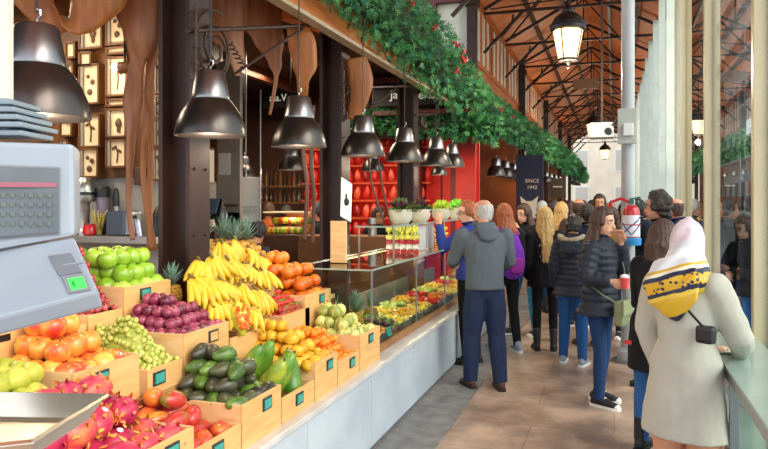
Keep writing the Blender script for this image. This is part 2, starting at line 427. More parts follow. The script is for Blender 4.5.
# iron lattice column outside
for i, (px, X) in enumerate(((671.5, 1.5),)):
    p = onX(px, 200, X)
    mb = MB().lathe([(.16, 0), (.16, .3), (.1, .4), (.085, 2.6), (.12, 2.65), (.12, 2.75), (.085, 2.8), (.08, 4.6), (.14, 4.7), (.14, 5.3)], 14, M=Matrix.Translation((p.x, p.y, 0)))
    single('cast_column', mb, mat('rust_iron', '#6d4a3e', '#5c3d33', 4, rough=.5, metal=.2), ['red brown cast iron column outside behind the far glass', 'red brown cast iron column outside behind the near glass'][i], 'column')

# ---------------------------------------------------------------- street buildings outside
def building(name, label, X, Y0, Y1, Hh, wm, wn, fl, cols, back=False, x2=None):
    root = thing(name, label, 'building', (X, (Y0+Y1)/2, 0))
    if not back: part('wall', MB().box((X+3, (Y0+Y1)/2, Hh/2), (6, Y1-Y0, Hh)), wm, root, smooth=False)
    else: part('wall', MB().box(((X+x2)/2, Y0+3, Hh/2), (x2-X, 6, Hh)), wm, root, smooth=False)
    n = 0
    for r in range(fl):
        z = 1.2+r*3.1
        for c in range(cols):
            if n >= 60: break
            n += 1
            if not back:
                y = Y0+(c+.5)*(Y1-Y0)/cols
                w = part('window', MB().box((X-.02, y, z+.9), (.1, 1.15, 1.9)), M_white, root, smooth=False)
                part('pane', MB().box((X-.06, y-.27, z+.9), (.06, .46, 1.7)).box((X-.06, y+.27, z+.9), (.06, .46, 1.7)), wn, w, smooth=False)
                bl = part('balcony', MB().box((X-.3, y, z-.1), (.6, 1.7, .1)), M_white, root, smooth=False)
                g = MB().box((X-.56, y, z+.8), (.04, 1.7, .04))
                for k in range(9): g.box((X-.56, y-.8+k*.2, z+.35), (.02, .02, .9))
                part('railing', g, M_iron, bl, smooth=False)
            else:
                x = X+(c+.5)*(x2-X)/cols
                w = part('window', MB().box((x, Y0-.02, z+.9), (1.2, .1, 1.9)), M_white, root, smooth=False)
                part('pane', MB().box((x, Y0-.06, z+.9), (1.0, .06, 1.7)), wn, w, smooth=False)
    return root
M_pane = mat('dark_window_pane', '#5d6f80', '#47586a', 2, rough=.15)
building('white_building', 'white town building with balconies across the street behind the glass', 7.6, 30, 56, 17, mat('white_render', '#dcdad3', '#cfccc4', 2), M_pane, 5, 11)

building('brick_building', 'reddish town building at the far end of the street side', 8.2, 58, 80, 13, mat('red_render', '#a97a62', '#996b54', 2), M_pane, 3, 9)
building('cream_building', 'bright cream building closing the far end of the arcade', -14, 62, 68, 26, mat('cream_render', '#efe3cc', '#e3d6bc', 1), mat('hazy_pane', '#c3bfb2'), 5, 8, back=True, x2=12)  # distance haze put into the pale pane colour

# ---------------------------------------------------------------- interior of the stalls
YW = 5.4
M_stone = mat('grey_stone_wall', '#a09a93', '#8b857f', 3, rough=.7, bump=.1)
def wy(px, py, d=0): return onY(px, py, YW-d)
xr = wy(163, 150).x; xl = -7.8
zb = wy(100, 180).z
mb = MB().box(((xl+xr)/2, YW+.06, 1.85), (xr-xl, .1, 3.7))
struct('wall_niche', mb, M_stone)
root = thing('timber_lattice', 'brown timber grid holding the lit picture boxes on the wall', 'wall grid', ((xl+xr)/2, YW, zb))
M_lat = mat('brown_lattice', '#6e431b', '#58320e', 3, rough=.55)
part('grid_back', MB().box(((xl+xr)/2, YW-.01, (zb+3.6)/2+.02), (xr-xl, .03, 3.6-zb)), M_lat, root, smooth=False)
M_box = mat('cream_light_panel', '#e0cba8', '#d2b891', 3, rough=.6, emit='#ffcf94', estr=.07)
boxes = [(66, 42, 75, 58), (66, 64, 73, 92), (80, 0, 103, 12), (80, 18, 102, 49), (80, 52, 91, 66), (80, 64, 99, 104), (66, 118, 72, 122), (80, 115, 100, 147), (80, 149, 98, 177), (60, 120, 72, 136), (66, 0, 74, 12),
         (107, 10, 126, 45), (107, 47, 126, 54), (107, 57, 127, 96), (107, 99, 126, 106), (107, 109, 126, 137), (107, 140, 126, 167), (153, 0, 163, 30), (154, 34, 163, 55), (154, 58, 163, 93), (154, 96, 163, 118), (154, 120, 163, 146), (153, 149, 163, 180), (34, 108, 44, 135), (60, 140, 68, 168)]
where = ['small lit box beside the big lamp shade', 'tall lit box beside the big lamp shade', 'lit box cut by the picture top', 'large lit box with round dark motif', 'thin lit strip box', 'tall lit box with thin plant motif', 'tiny lit box under the lamp rim', 'lit box with brown snail motif', 'lit box with small round fruits motif', 'small lit box near the scale', 'lit box behind the lamp cord',
         'lit box left of the leather drape', 'narrow lit strip above the spotlight box', 'lit box next to the spotlight', 'narrow lit strip below the spotlight', 'lit box with tall bottle motif', 'lowest lit box above the shelf', 'top lit box beside the pillar', 'second lit box down beside the pillar', 'third lit box down beside the pillar', 'fourth lit box down beside the pillar', 'fifth lit box down beside the pillar', 'lowest lit box beside the pillar', 'lit box behind the big lamp', 'lit box above the scale']
M_motif = mat('dark_brown_ink', '#4a2c14', '#6b4522', 10)
for i, (a, b, c, d) in enumerate(boxes):
    p0 = wy(a, d, .1); p1 = wy(c, b, .1); w = p1.x-p0.x; h = p1.z-p0.z; cxx = (p0.x+p1.x)/2; cz = (p0.z+p1.z)/2
    root = thing('light_box', 'cream picture box on the brown wall, '+where[i], 'picture box', (cxx, YW, cz), group='lit picture boxes on the wall')
    part('panel', MB().box((cxx, YW-.08, cz), (w, .02, h)), M_box, root, smooth=False)
    t = .018
    part('frame', MB().box((cxx-w/2, YW-.06, cz), (t, .11, h+t)).box((cxx+w/2, YW-.06, cz), (t, .11, h+t)).box((cxx, YW-.06, cz-h/2), (w, .11, t)).box((cxx, YW-.06, cz+h/2), (w, .11, t)), M_lat, root, smooth=False)
    if h > .15 and w > .08:
        mo = MB(); r_ = random.Random(i)
        if i % 3 == 0: mo.ball((cxx+.02, YW-.1, cz), (.035, .012, .045), 10, 6).ball((cxx+.02, YW-.1, cz-.06), (.02, .01, .03))
        elif i % 3 == 1: mo.tube([(cxx, YW-.097, cz-h*.35), (cxx+.01, YW-.097, cz), (cxx-.01, YW-.097, cz+h*.3)], .007, 5).ball((cxx+.03, YW-.097, cz+h*.1), (.03, .005, .014), rot=(0, .6, 0)).ball((cxx-.03, YW-.097, cz+h*.22), (.03, .005, .014), rot=(0, -.6, 0))
        else: mo.ball((cxx, YW-.097, cz-h*.2), (.03, .008, .03)).ball((cxx+.03, YW-.097, cz+.02), (.025, .008, .025)).ball((cxx-.02, YW-.097, cz+h*.2), (.02, .008, .02))
        part('motif', mo, M_motif, root)
        part('side_strip', MB().box((cxx-w*.38, YW-.10, cz), (.025, .02, h*.96)), mat('grey_strip', '#8d8377'), root, smooth=False)
# ---------------------------------------------------------------- crates and fruit
def fmat(name, stops, scale=12, rough=.35, bump=0, bscale=60, coat=0, spots=None, rnd=.35, sub=.0, stretch=None):
    m = bpy.data.materials.new(name); m.use_nodes = True; nt = m.node_tree; N = nt.nodes; L = nt.links; b = N['Principled BSDF']
    tc = N.new('ShaderNodeTexCoord'); oi = N.new('ShaderNodeObjectInfo')
    ml = N.new('ShaderNodeVectorMath'); ml.operation = 'SCALE'; ml.inputs[0].default_value = (13, 7, 5); L.new(oi.outputs['Random'], ml.inputs['Scale'])
    ad = N.new('ShaderNodeVectorMath'); L.new(tc.outputs['Object'], ad.inputs[0]); L.new(ml.outputs[0], ad.inputs[1])
    n = N.new('ShaderNodeTexNoise'); n.inputs['Scale'].default_value = scale; n.inputs['Detail'].default_value = 3
    vec = ad.outputs[0]
    if stretch:
        mp = N.new('ShaderNodeMapping'); mp.inputs['Scale'].default_value = stretch; L.new(vec, mp.inputs[0]); vec = mp.outputs[0]
    L.new(vec, n.inputs[0])
    sh = N.new('ShaderNodeMath'); sh.operation = 'MULTIPLY_ADD'; sh.inputs[1].default_value = rnd; sh.inputs[2].default_value = -rnd/2
    L.new(oi.outputs['Random'], sh.inputs[0]); a2 = N.new('ShaderNodeMath'); L.new(n.outputs[0], a2.inputs[0]); L.new(sh.outputs[0], a2.inputs[1])
    r = N.new('ShaderNodeValToRGB'); e = r.color_ramp.elements
    while len(e) < len(stops): e.new(.5)
    for k, (p, c) in enumerate(stops): e[k].position = p; e[k].color = (*lin(c), 1)
    L.new(a2.outputs[0], r.inputs[0]); col = r.outputs[0]
    if spots:
        vo = N.new('ShaderNodeTexVoronoi'); vo.inputs['Scale'].default_value = spots[0]; L.new(ad.outputs[0], vo.inputs[0])
        lt = N.new('ShaderNodeMath'); lt.operation = 'LESS_THAN'; lt.inputs[1].default_value = spots[2]; L.new(vo.outputs['Distance'], lt.inputs[0])
        mx = N.new('ShaderNodeMix'); mx.data_type = 'RGBA'; L.new(lt.outputs[0], mx.inputs[0]); L.new(col, mx.inputs[6]); mx.inputs[7].default_value = (*lin(spots[1]), 1); col = mx.outputs[2]
    L.new(col, b.inputs['Base Color']); b.inputs['Roughness'].default_value = rough
    if coat: b.inputs['Coat Weight'].default_value = coat; b.inputs['Coat Roughness'].default_value = .15
    if sub: b.inputs['Subsurface Weight'].default_value = sub; b.inputs['Subsurface Scale'].default_value = .01
    if bump:
        t2 = N.new('ShaderNodeTexNoise'); t2.inputs['Scale'].default_value = bscale; L.new(ad.outputs[0], t2.inputs[0])
        bp = N.new('ShaderNodeBump'); bp.inputs['Strength'].default_value = bump; bp.inputs['Distance'].default_value = .003; L.new(t2.outputs[0], bp.inputs['Height']); L.new(bp.outputs[0], b.inputs['Normal'])
    return m
M_stem = mat('brown_stem', '#5a3d20', '#4a3018', 20)
M_apg = fmat('green_apple_skin', [(.3, '#7aa524'), (.55, '#97bd34'), (.8, '#b4cf54')], 14, .28, coat=.3, spots=(220, '#d3e48c', .12))
M_apr = fmat('blush_apple_skin', [(.26, '#c42c1b'), (.36, '#dc5c28'), (.5, '#e48b36'), (.66, '#e6b04c')], 11, .3, coat=.25, rnd=.45)
M_pear = fmat('pear_skin', [(.3, '#98a530'), (.55, '#b5b944'), (.8, '#c9c25a')], 14, .4)
M_grw = fmat('white_grape_skin', [(.3, '#a3ac48'), (.6, '#bfc264'), (.8, '#d0ca7c')], 30, .22, sub=.3, coat=.3)
M_grr = fmat('red_grape_skin', [(.3, '#8e2330'), (.55, '#b23a40'), (.8, '#cf6a58')], 30, .22, coat=.3)
M_plum = fmat('plum_skin', [(.25, '#571a33'), (.5, '#8a2c48'), (.75, '#a9506a')], 16, .3, coat=.2, rnd=.4)
M_drag = fmat('dragon_fruit_skin', [(.3, '#a01c48'), (.48, '#bd2c50'), (.62, '#cf4d50'), (.8, '#d98048')], 16, .42, bump=.3)
M_scale = fmat('dragon_scale_tip', [(.3, '#d8504a'), (.55, '#e09a48'), (.8, '#b9b452')], 30, .45)
M_mango = fmat('mango_skin', [(.18, '#76812a'), (.28, '#b83a2c'), (.5, '#c63a3a'), (.64, '#dc6a30'), (.8, '#e29a3a')], 9, .3, coat=.3, rnd=.4)
M_avg = fmat('green_avocado_skin', [(.3, '#3e5a22'), (.55, '#587a2b'), (.8, '#7c9a3a')], 12, .38, bump=.5, bscale=110, coat=.2)
M_avd = fmat('dark_avocado_skin', [(.3, '#2b2a20'), (.55, '#40402a'), (.8, '#525a34')], 12, .4, bump=.6, bscale=110, coat=.2)
M_pap = fmat('papaya_skin', [(.3, '#4c7a24'), (.5, '#6f9a30'), (.65, '#c9c443'), (.85, '#e6c24a')], 7, .35, coat=.2, rnd=.3)
M_pit = fmat('yellow_pitahaya_skin', [(.3, '#d48f14'), (.55, '#e3ab22'), (.8, '#e9c444')], 22, .4, bump=.4)
M_man = fmat('mandarin_skin', [(.3, '#ee7a12'), (.6, '#f98f1e'), (.8, '#fba63a')], 14, .38, bump=.4, bscale=200)
M_ora = fmat('orange_skin', [(.3, '#cc5a08'), (.6, '#e87a14'), (.8, '#f09430')], 8, .36, bump=.4, bscale=180, rnd=.5, coat=.15)
M_pep = fmat('melon_pear_skin', [(.3, '#8f9a45'), (.45, '#c9c36a'), (.6, '#e6dd8c'), (.8, '#a9a24e')], 10, .35, stretch=(4, 4, .8))
M_str = fmat('strawberry_skin', [(.3, '#c40f16'), (.6, '#e01c1e'), (.8, '#ea3a2e')], 14, .3, coat=.4, spots=(260, '#f0b45a', .16))
M_loq = fmat('loquat_skin', [(.3, '#c9842e'), (.6, '#dc9a3e'), (.8, '#c98a3a')], 20, .45)
M_leafg = mat('fresh_leaf', '#4d8c2b', '#6aa83a', 20, rough=.5)
M_ban = fmat('banana_skin', [(.28, '#cf9f1c'), (.5, '#e5b92c'), (.8, '#ebcb4c')], 14, .42, spots=(46, '#8a5f1c', .10), rnd=.2)
M_bant = mat('banana_tip', '#7a6a25', '#4a3a16', 30)
M_stick = mat('white_sticker', '#f2f2ee', rough=.4)
M_teal = mat('teal_price_face', '#3f9c8e', '#4aa99a', 30, rough=.3)
M_lab = mat('dark_label_frame', '#2b3a38', rough=.4)

def bumpy_sphere(r, su=14, sv=10, fn=None):
    mb = MB(); mb.ball((0, 0, 0), 1, su, sv)
    mb.v = [tuple(V(v).normalized()*(r*(fn(V(v).normalized()) if fn else 1))) for v in mb.v]; return mb
def dimple(k):
    def f(n):
        a = 1-abs(n.z)**8*.22*(1 if n.z > 0 else .6); return a*(1+.05*(n.z*.5)) if True else a
    return f
TPL = {}
def template(key, name, mb, m, kids=(), angle=60):
    me = mb.mesh(name, m, angle=angle); me.name = name
    TPL[key] = (name, me, [(n, k.mesh(n, mm, angle=60)) for n, k, mm in kids])
def place(key, loc, rot, scale=1.0, label=None, cat=None, group=None, kids=True):
    name, me, ks = TPL[key]
    o = link(name, me, None, loc, rot, scale)
    tag(o, label, cat, group)
    if kids:
        for n, k in ks: link(n, k, o, local=True)
    return o
def stem(h, z0, r=.0025): return MB().tube([(0, 0, z0), (.002, 0, z0+h*.6), (.006, 0, z0+h)], r, 6)
template('apg', 'green_apple', bumpy_sphere(.052, 16, 12, dimple(1)), M_apg, [('stem', stem(.018, .034), M_stem)])
template('apr', 'apple', bumpy_sphere(.054, 16, 12, dimple(1)), M_apr, [('stem', stem(.016, .036), M_stem)])
mb = MB().lathe([(0, -.045), (.022, -.042), (.038, -.02), (.042, .0), (.036, .022), (.024, .045), (.017, .06), (.009, .068), (0, .069)], 14)
template('pear', 'pear', mb, M_pear, [('stem', stem(.025, .064), M_stem)])
template('grw', 'white_grape', MB().ball((0, 0, 0), (.014, .014, .016), 8, 6), M_grw)
template('grr', 'red_grape', MB().ball((0, 0, 0), (.0155, .0155, .0175), 8, 6), M_grr)
template('plum', 'plum', bumpy_sphere(.031, 12, 9, lambda n: 1-.05*max(0, 1-abs(n.x)*6)*(n.y > 0)-.1*(n.z > .95)), M_plum)
# dragon fruit with flame shaped scales
def dragon(seed):
    r_ = random.Random(seed); mb = MB().ball((0, 0, 0), (.045, .045, .06), 14, 10)
    sc = MB()
    for j in range(4):
        ph = -.85+j*.62
        for k in range(5):
            a = 2*math.pi*(k+.5*(j % 2))/5+r_.uniform(-.15, .15)
            n = V((math.cos(ph)*math.cos(a), math.cos(ph)*math.sin(a), math.sin(ph)*1.3)); base = V((.044*math.cos(ph)*math.cos(a), .044*math.cos(ph)*math.sin(a), .059*math.sin(ph)))
            t = V((0, 0, 1))-n.normalized()*n.normalized().z; t = t.normalized() if t.length > .1 else V((1, 0, 0)); s_ = n.cross(t).normalized(); l = r_.uniform(.015, .022)
            nn = n.normalized()
            sc.add([base-s_*.007-nn*.003, base+s_*.007-nn*.003, base+t*l*.7+s_*.005+nn*.004, base+t*l+nn*.013, base+t*l*.7-s_*.005+nn*.004, base-t*.004+nn*.004],
                   [(0, 1, 5), (1, 2, 5), (2, 3, 5), (3, 4, 5), (4, 0, 5)])
    for k in range(7):
        a = k*.9; sc.tube([(.006*math.cos(a), .006*math.sin(a), .055), (.014*math.cos(a), .014*math.sin(a), .08)], [.004, .001], 5)
    o_ = len(mb.f); mb.add(sc.v, sc.f, 1)
    return mb, sc
for s_ in (1, 2, 3):
    a, b = dragon(s_); template('drag%d' % s_, 'dragon_fruit', a, [M_drag, M_scale])
def mango_f(n): return 1+.12*n.x*(n.z > 0)*n.z+.05*n.y
mb = bumpy_sphere(.040, 14, 10, mango_f); mb.v = [(x*.95, y*.88, z*1.55) for x, y, z in mb.v]
template('mango', 'mango', mb, M_mango)
mb2 = MB(); mb2.v = list(mb.v); mb2.f = mb.f; mb2.mi = mb.mi
avp = [(0, -.05), (.02, -.047), (.034, -.03), (.038, -.008), (.033, .016), (.023, .036), (.015, .052), (.006, .06), (0, .061)]
avp = [(a*1.12, b*1.12) for a, b in avp]
template('avg', 'avocado', MB().lathe(avp, 14), M_avg, [('stem', stem(.006, .058, .004), M_stem)])
template('avd', 'avocado', MB().lathe(avp, 14), M_avd, [('stem', stem(.006, .058, .004), M_stem)])
template('pap', 'papaya', MB().lathe([(0, -.15), (.025, -.145), (.05, -.11), (.06, -.05), (.057, .02), (.045, .08), (.03, .12), (.014, .145), (0, .148)], 16), M_pap, [('stem', stem(.012, .145, .006), M_stem)])
def knob(n):
    return 1+.09*math.cos(7*math.atan2(n.y, n.x)+4*n.z)*math.cos(5*n.z)*(1-abs(n.z)**3)
mb = bumpy_sphere(.036, 20, 14, knob); mb.v = [(x, y, z*1.3) for x, y, z in mb.v]
template('pit', 'yellow_pitahaya', mb, M_pit)
template('man', 'mandarin', bumpy_sphere(.027, 12, 8, lambda n: 1-.12*abs(n.z)), M_man, [('calyx', MB().ball((0, 0, .023), (.004, .004, .002), 6, 4), M_leafg)])
template('ora', 'orange', bumpy_sphere(.05, 16, 12, lambda n: 1-.03*abs(n.z)), M_ora, [('calyx', MB().ball((0, 0, .049), (.005, .005, .002), 6, 4), M_leafg)])
mb = bumpy_sphere(.045, 14, 10, lambda n: 1-.06*abs(n.z)); mb.v = [(x, y, z*1.15) for x, y, z in mb.v]
template('pep', 'striped_melon_pear', mb, M_pep, [('stem', stem(.012, .048, .004), M_stem)])
mb = MB().lathe([(0, -.02), (.007, -.017), (.013, -.004), (.0155, .008), (.011, .015), (0, .016)], 10)
cal = MB()
for k in range(6):
    a = k*math.pi/3; cal.add([(0, 0, .017), (.006*math.cos(a-.5), .006*math.sin(a-.5), .018), (.014*math.cos(a), .014*math.sin(a), .02), (.006*math.cos(a+.5), .006*math.sin(a+.5), .018)], [(0, 1, 2, 3)])
template('str', 'strawberry', mb, M_str, [('calyx', cal, M_leafg)])
mb = bumpy_sphere(.023, 10, 8); mb.v = [(x, y, z*1.15) for x, y, z in mb.v]
template('loq', 'loquat', mb, M_loq)

# ----- crates
def crate(row, pa, pb, zt, label, tagpos=.5, m=None, y0=None, y1=None, depth=.385, zb=None, tilt=0, tagm=None, hole=False):
    X, zs = CR[row]
    zs = zb if zb is not None else zs
    Y0 = y0 if y0 is not None else Yof(pa, X); Y1 = y1 if y1 is not None else Yof(pb, X); Y0 += .004; Y1 -= .004
    t = .012; m = m or M_wood; h = zt-zs
    root = thing('wooden_crate', label, 'crate', (X-depth/2, (Y0+Y1)/2, zs), group='birch wood fruit crates')
    yc = (Y0+Y1)/2; w = Y1-Y0
    part('front_board', MB().box((X-t/2, yc, zs+h/2), (t, w, h)), m, root, smooth=False, bevel=.0015)
    part('back_board', MB().box((X-depth+t/2, yc, zs+h/2), (t, w, h)), m, root, smooth=False, bevel=.0015)
    for s_, y in ((0, Y0+t/2), (1, Y1-t/2)):
        e = MB().box((X-depth/2, y, zs+h/2), (depth-2*t, t, h))
        part('end_board', e, M_wood2, root, smooth=False, bevel=.0015)
    part('bottom_board', MB().box((X-depth/2, yc, zs+h*.45), (depth-2*t, w-2*t, .01)), m, root, smooth=False)
    if hole:
        part('hand_hole', MB().box((X-.001, Y0+w*.3, zs+h*.55), (.006, .11, .03)), M_black, root, smooth=False, bevel=.01)
    if tagpos is not None:
        ty = Y0+w*tagpos; tz = zs+h-.052
        pl = part('price_label', MB().box((X+.004, ty, tz), (.008, .088, .062)), M_lab, root, smooth=False, bevel=.002)
        part('label_face', MB().box((X+.009, ty, tz), (.003, .068, .044)), tagm or M_teal, pl, smooth=False)
    return dict(X=X, Y0=Y0, Y1=Y1, zt=zt, zs=zs, d=depth)
LN = ['lowest', 'second', 'third', 'top', 'topmost']
RN = ['front', 'second', 'third', 'fourth', 'fifth', 'sixth', 'seventh']
def pile(c, keys, d, desc, cat, group, rise=1.0, maxk=3, lie=False, sink=.35, extra=0, jit=.12, sc=(.94, 1.06), dz=.74, names=True, elong=1.0, back=0, kids=True, wh='crate', first=None):
    """heap rising from the front board to the back of the crate; only the upper two layers of each column are laid"""
    x1 = c['X']-.016-d*.5; x0 = c['X']-c['d']+.012+d*.45-back; y0 = c['Y0']+.012+d*elong*.48; y1 = c['Y1']-.012-d*elong*.48
    nx = max(1, int(round((x1-x0)/(d*.93)))+1); ny = max(1, int(round((y1-y0)/(d*elong*.95)))+1)
    cnt = 0; r_ = random.Random(len(desc)*7+int(d*1000))
    for k in range(maxk+1):
        lay = [(i, j) for i in range(nx) for j in range(ny)]
        for i, j in lay:
            top = min(int(i*rise+extra), maxk)
            # sides shrink as the heap goes up
            off = .5*(k % 2)
            jj = j+off
            if jj > ny-1+.01: continue
            m_ = min(jj, ny-1-jj); topj = min(top, int(m_+1+extra)) if ny > 2 else top
            if k > topj or k < topj-2: continue
            x = x1-(i+off*.6)*(x1-x0)/max(1, nx-1) if nx > 1 else x1
            y = y0+jj*(y1-y0)/max(1, ny-1) if ny > 1 else (y0+y1)/2
            if x < x0-.001: x = x0
            z = c['zt']-d*sink+k*d*dz+i*d*.04+d*.12
            loc = V((x+r_.uniform(-jit, jit)*d, y+r_.uniform(-jit, jit)*d, z+r_.uniform(-.05, .05)*d))
            if lie: rot = (math.pi/2+r_.uniform(-.35, .35), r_.uniform(-3, 3), r_.uniform(-lie, lie))
            else: rot = (r_.uniform(-.5, .5), r_.uniform(-.5, .5), r_.uniform(0, 6.28))
            key = keys[r_.randrange(len(keys))]
            if names:
                lab = '%s, %s layer, %s row, %s from its %s near end' % (desc, LN[k], RN[min(i, 6)], ORD[j], wh)
            else: lab = desc
            o = place(key, loc, rot, r_.uniform(*sc), lab, cat, group, kids)
            cnt += 1
            if first is not None: first.append(o)
    return cnt
def sticker(o, loc, nrm, r=.009):
    """small round label stuck on a fruit (loc in its own frame)"""
    q = V(nrm).to_track_quat('Z', 'Y').to_matrix().to_4x4()
    s_ = link('sticker', MB().lathe([(r, 0), (r, .0015)], 12, M=Matrix.Translation(V(loc))@q).mesh('sticker', M_stick), o, local=True)
    s_['label'] = 'round white sticker'

# row 3
c = crate(3, 124, 171, 1.26, 'pale birch crate of green apples against the brown pillar', .42)
pile(c, ['apg'], .104, 'green apple', 'apple', 'green apples', rise=1, maxk=2, extra=1.3, jit=.06, sc=(1.03, 1.12))
c = crate(3, 88, 123, 1.154, 'low birch crate of loose red grapes beside the green apples', None)
def grapes(c, key, n_max, label, group, amp, step):
    x1 = c['X']-.02; x0 = c['X']-c['d']+.02; y0 = c['Y0']+.02; y1 = c['Y1']-.02; pts = []
    nx = int((x1-x0)/step); ny = int((y1-y0)/step); r_ = random.Random(5)
    for i in range(nx+1):
        for j in range(ny+1):
            u = i/nx; v = j/ny; m_ = min(1, 4*v*(1-v)*1.3)*min(1, u*2.2+.1)*(1 if u < .8 else .9)
            z = c['zt']-.008+amp*m_*(.75+.5*noise.noise((u*3, v*3, 1)))+r_.uniform(-.006, .008)
            pts.append((u, V((x1-u*(x1-x0)+r_.uniform(-.25, .25)*step+(.5*step if j % 2 else 0)*-1, y0+v*(y1-y0)+r_.uniform(-.25, .25)*step, z))))
    pts.sort(key=lambda p: p[0])
    for u, p in (pts[:n_max] if len(pts) <= n_max+60 else pts[:n_max]):
        place(key, p, (r_.uniform(-1, 1), r_.uniform(-1, 1), 0), r_.uniform(.88, 1.12), label, 'grape', group)
    me = MB(); n = 9; r0 = len(me.v)
    vs = []; fs = []
    for i in range(n+1):
        for j in range(n+1):
            u = i/n; v = j/n; m_ = min(1, 4*v*(1-v)*1.3)*min(1, u*2.2+.1)*(1 if u < .8 else .9)
            vs.append((x1-u*(x1-x0), y0+v*(y1-y0), c['zt']-.014+amp*m_*(.75+.5*noise.noise((u*3, v*3, 1)))))
    vs += [(a, b, c['zs']+.03) for a, b in ((x1, y0), (x1, y1), (x0, y1), (x0, y0))]
    for i in range(n):
        for j in range(n): fs.append((i*(n+1)+j, i*(n+1)+j+1, (i+1)*(n+1)+j+1, (i+1)*(n+1)+j))
    return me.add(vs, fs)
g = grapes(c, 'grr', 230, 'small loose red grape heaped in the crate beside the green apples', 'loose red grapes', .33, .026)
single('grape_stalks', g, mat('red_stalks', '#6e2428', '#8a3a30', 60), 'brown stalks under the heap of red grapes', 'grape stalks')
crate(3, -20, 40, 1.215, 'birch crate with a hand hole below the scale', .93, hole=True)
c2 = dict(X=-2.4, Y0=Yof(40, -2.4), Y1=Yof(87, -2.4), zt=1.06, zs=1.04, d=.385)
c2 = crate(3, 41, 87, 1.12, 'birch crate of blush apples half hidden behind the scale', None)
pile(c2, ['apr'], .107, 'blush apple by the scale', 'apple', 'blush apples under the scale', rise=1, maxk=1, extra=.3, wh='heap')
c = crate(3, 259, 283, 1.28, 'birch crate of small brown loquats behind the bananas', .75)
pile(c, ['loq'], .047, 'brown loquat', 'loquat', 'loquats in the back crate', rise=.8, maxk=3)

# row 2
c = crate(2, -30, 72, .93, 'birch crate of yellow green pears behind the steel weighing pan', None)
pile(c, ['pear'], .082, 'yellow green pear', 'pear', 'pears behind the weighing pan', rise=1, maxk=3, lie=.8, elong=1.15, extra=1.2, sc=(1.08, 1.18))
c = crate(2, 73, 140, 1.03, 'birch crate of blush apples under the scale', .38)
pile(c, ['apr'], .107, 'blush apple', 'apple', 'blush apples in the crate', rise=1, maxk=2, extra=.5)
c = crate(2, 147, 183, .94, 'birch crate heaped with white grapes', .3)
g = grapes(c, 'grw', 290, 'small loose white grape heaped in its birch crate', 'loose white grapes', .20, .0218)
single('grape_stalks', g, mat('green_stalks', '#8f9a36', '#aab04a', 60), 'green stalks under the heap of white grapes', 'grape stalks')
c = crate(2, 184, 229, 1.05, 'birch crate heaped with dark red plums', .62, tagm=M_wood)
pile(c, ['plum'], .062, 'dark red plum', 'plum', 'plums in their crate', rise=1, maxk=3, extra=.4, jit=.1)
c = crate(2, 230, 281, .95, 'birch crate holding the banana heap', .75)
c = crate(2, 282, 310, .975, 'birch crate holding the punnet of strawberries', None)
pile(c, ['str'], .036, 'bright red strawberry', 'strawberry', 'strawberries beside the bananas', rise=.6, maxk=4, extra=1.2, sc=(1.15, 1.35))
part_root = thing('plastic_punnet', 'clear plastic liner standing around the strawberries', 'punnet', (c['X']-.19, (c['Y0']+c['Y1'])/2, c['zt']-.03))
part('punnet_wall', MB().box((c['X']-.014, (c['Y0']+c['Y1'])/2, c['zt']+.015), (.002, c['Y1']-c['Y0']-.03, .08)).box((c['X']-.2, c['Y0']+.018, c['zt']+.015), (.36, .002, .08)), glass('punnet_plastic', '#f4f6f8', 1.6), part_root, smooth=False)
c = crate(2, 305, 331, 1.06, 'birch crate heaped with oranges before the brown pillar', .62)
c['Y0'] -= .0
pile(c, ['ora'], .1, 'orange', 'orange', 'oranges piled by the pillar', rise=1.1, maxk=3, extra=1.2, back=.04, wh='heap', sc=(.86, .96), dz=.84, jit=.14)

# row 1 (front)
st = []
c = crate(1, 140, 194.5, .80, 'front birch crate of pink dragon fruit', .55)
c['Y0'] -= .34
crate(1, 85, 139.5, .80, 'birch crate of dragon fruit nearest the steel pan', .5)
pile(c, ['drag1', 'drag2', 'drag3'], .128, 'pink dragon fruit', 'dragon fruit', 'dragon fruit in the front crates', rise=1, maxk=2, lie=.9, elong=1.12, extra=.5, jit=.1, first=st, sc=(1.28, 1.45))
for k, o in enumerate(st):
    if k in (8, 13, 17): sticker(o, (.0, .0465, .01), (0, 1, 0)); sticker(o, (.0, -.0465, .01), (0, -1, 0))
st = []
c = crate(1, 195, 241.5, .70, 'low birch crate of red mangoes', .45)
pile(c, ['mango'], .10, 'red and orange mango', 'mango', 'mangoes in the front crate', rise=1, maxk=3, lie=.7, elong=1.15, extra=.7, first=st, sc=(1.1, 1.22))
for k, o in enumerate(st):
    if k % 3 == 0: sticker(o, (.041, 0, .01), (1, 0, 0), .011)
st = []
c = crate(1, 242, 281.5, .775, 'birch crate of dark and green avocados', .6)
pile(c, ['avd', 'avd', 'avg'], .078, 'dark green avocado', 'avocado', 'avocados in the front crate', rise=1.2, maxk=4, lie=.9, elong=1.3, extra=.8, first=st, sc=(.98, 1.08), dz=.8)
for k, o in enumerate(st):
    if o.data.materials[0] == M_avg: o['label'] = o['label'].replace('dark green', 'bright green')
    if k % 3 == 1: sticker(o, (.0375, 0, -.008), (1, 0, 0), .012)
c = crate(1, 282, 314.5, .70, 'low birch crate with long green papayas', .5)
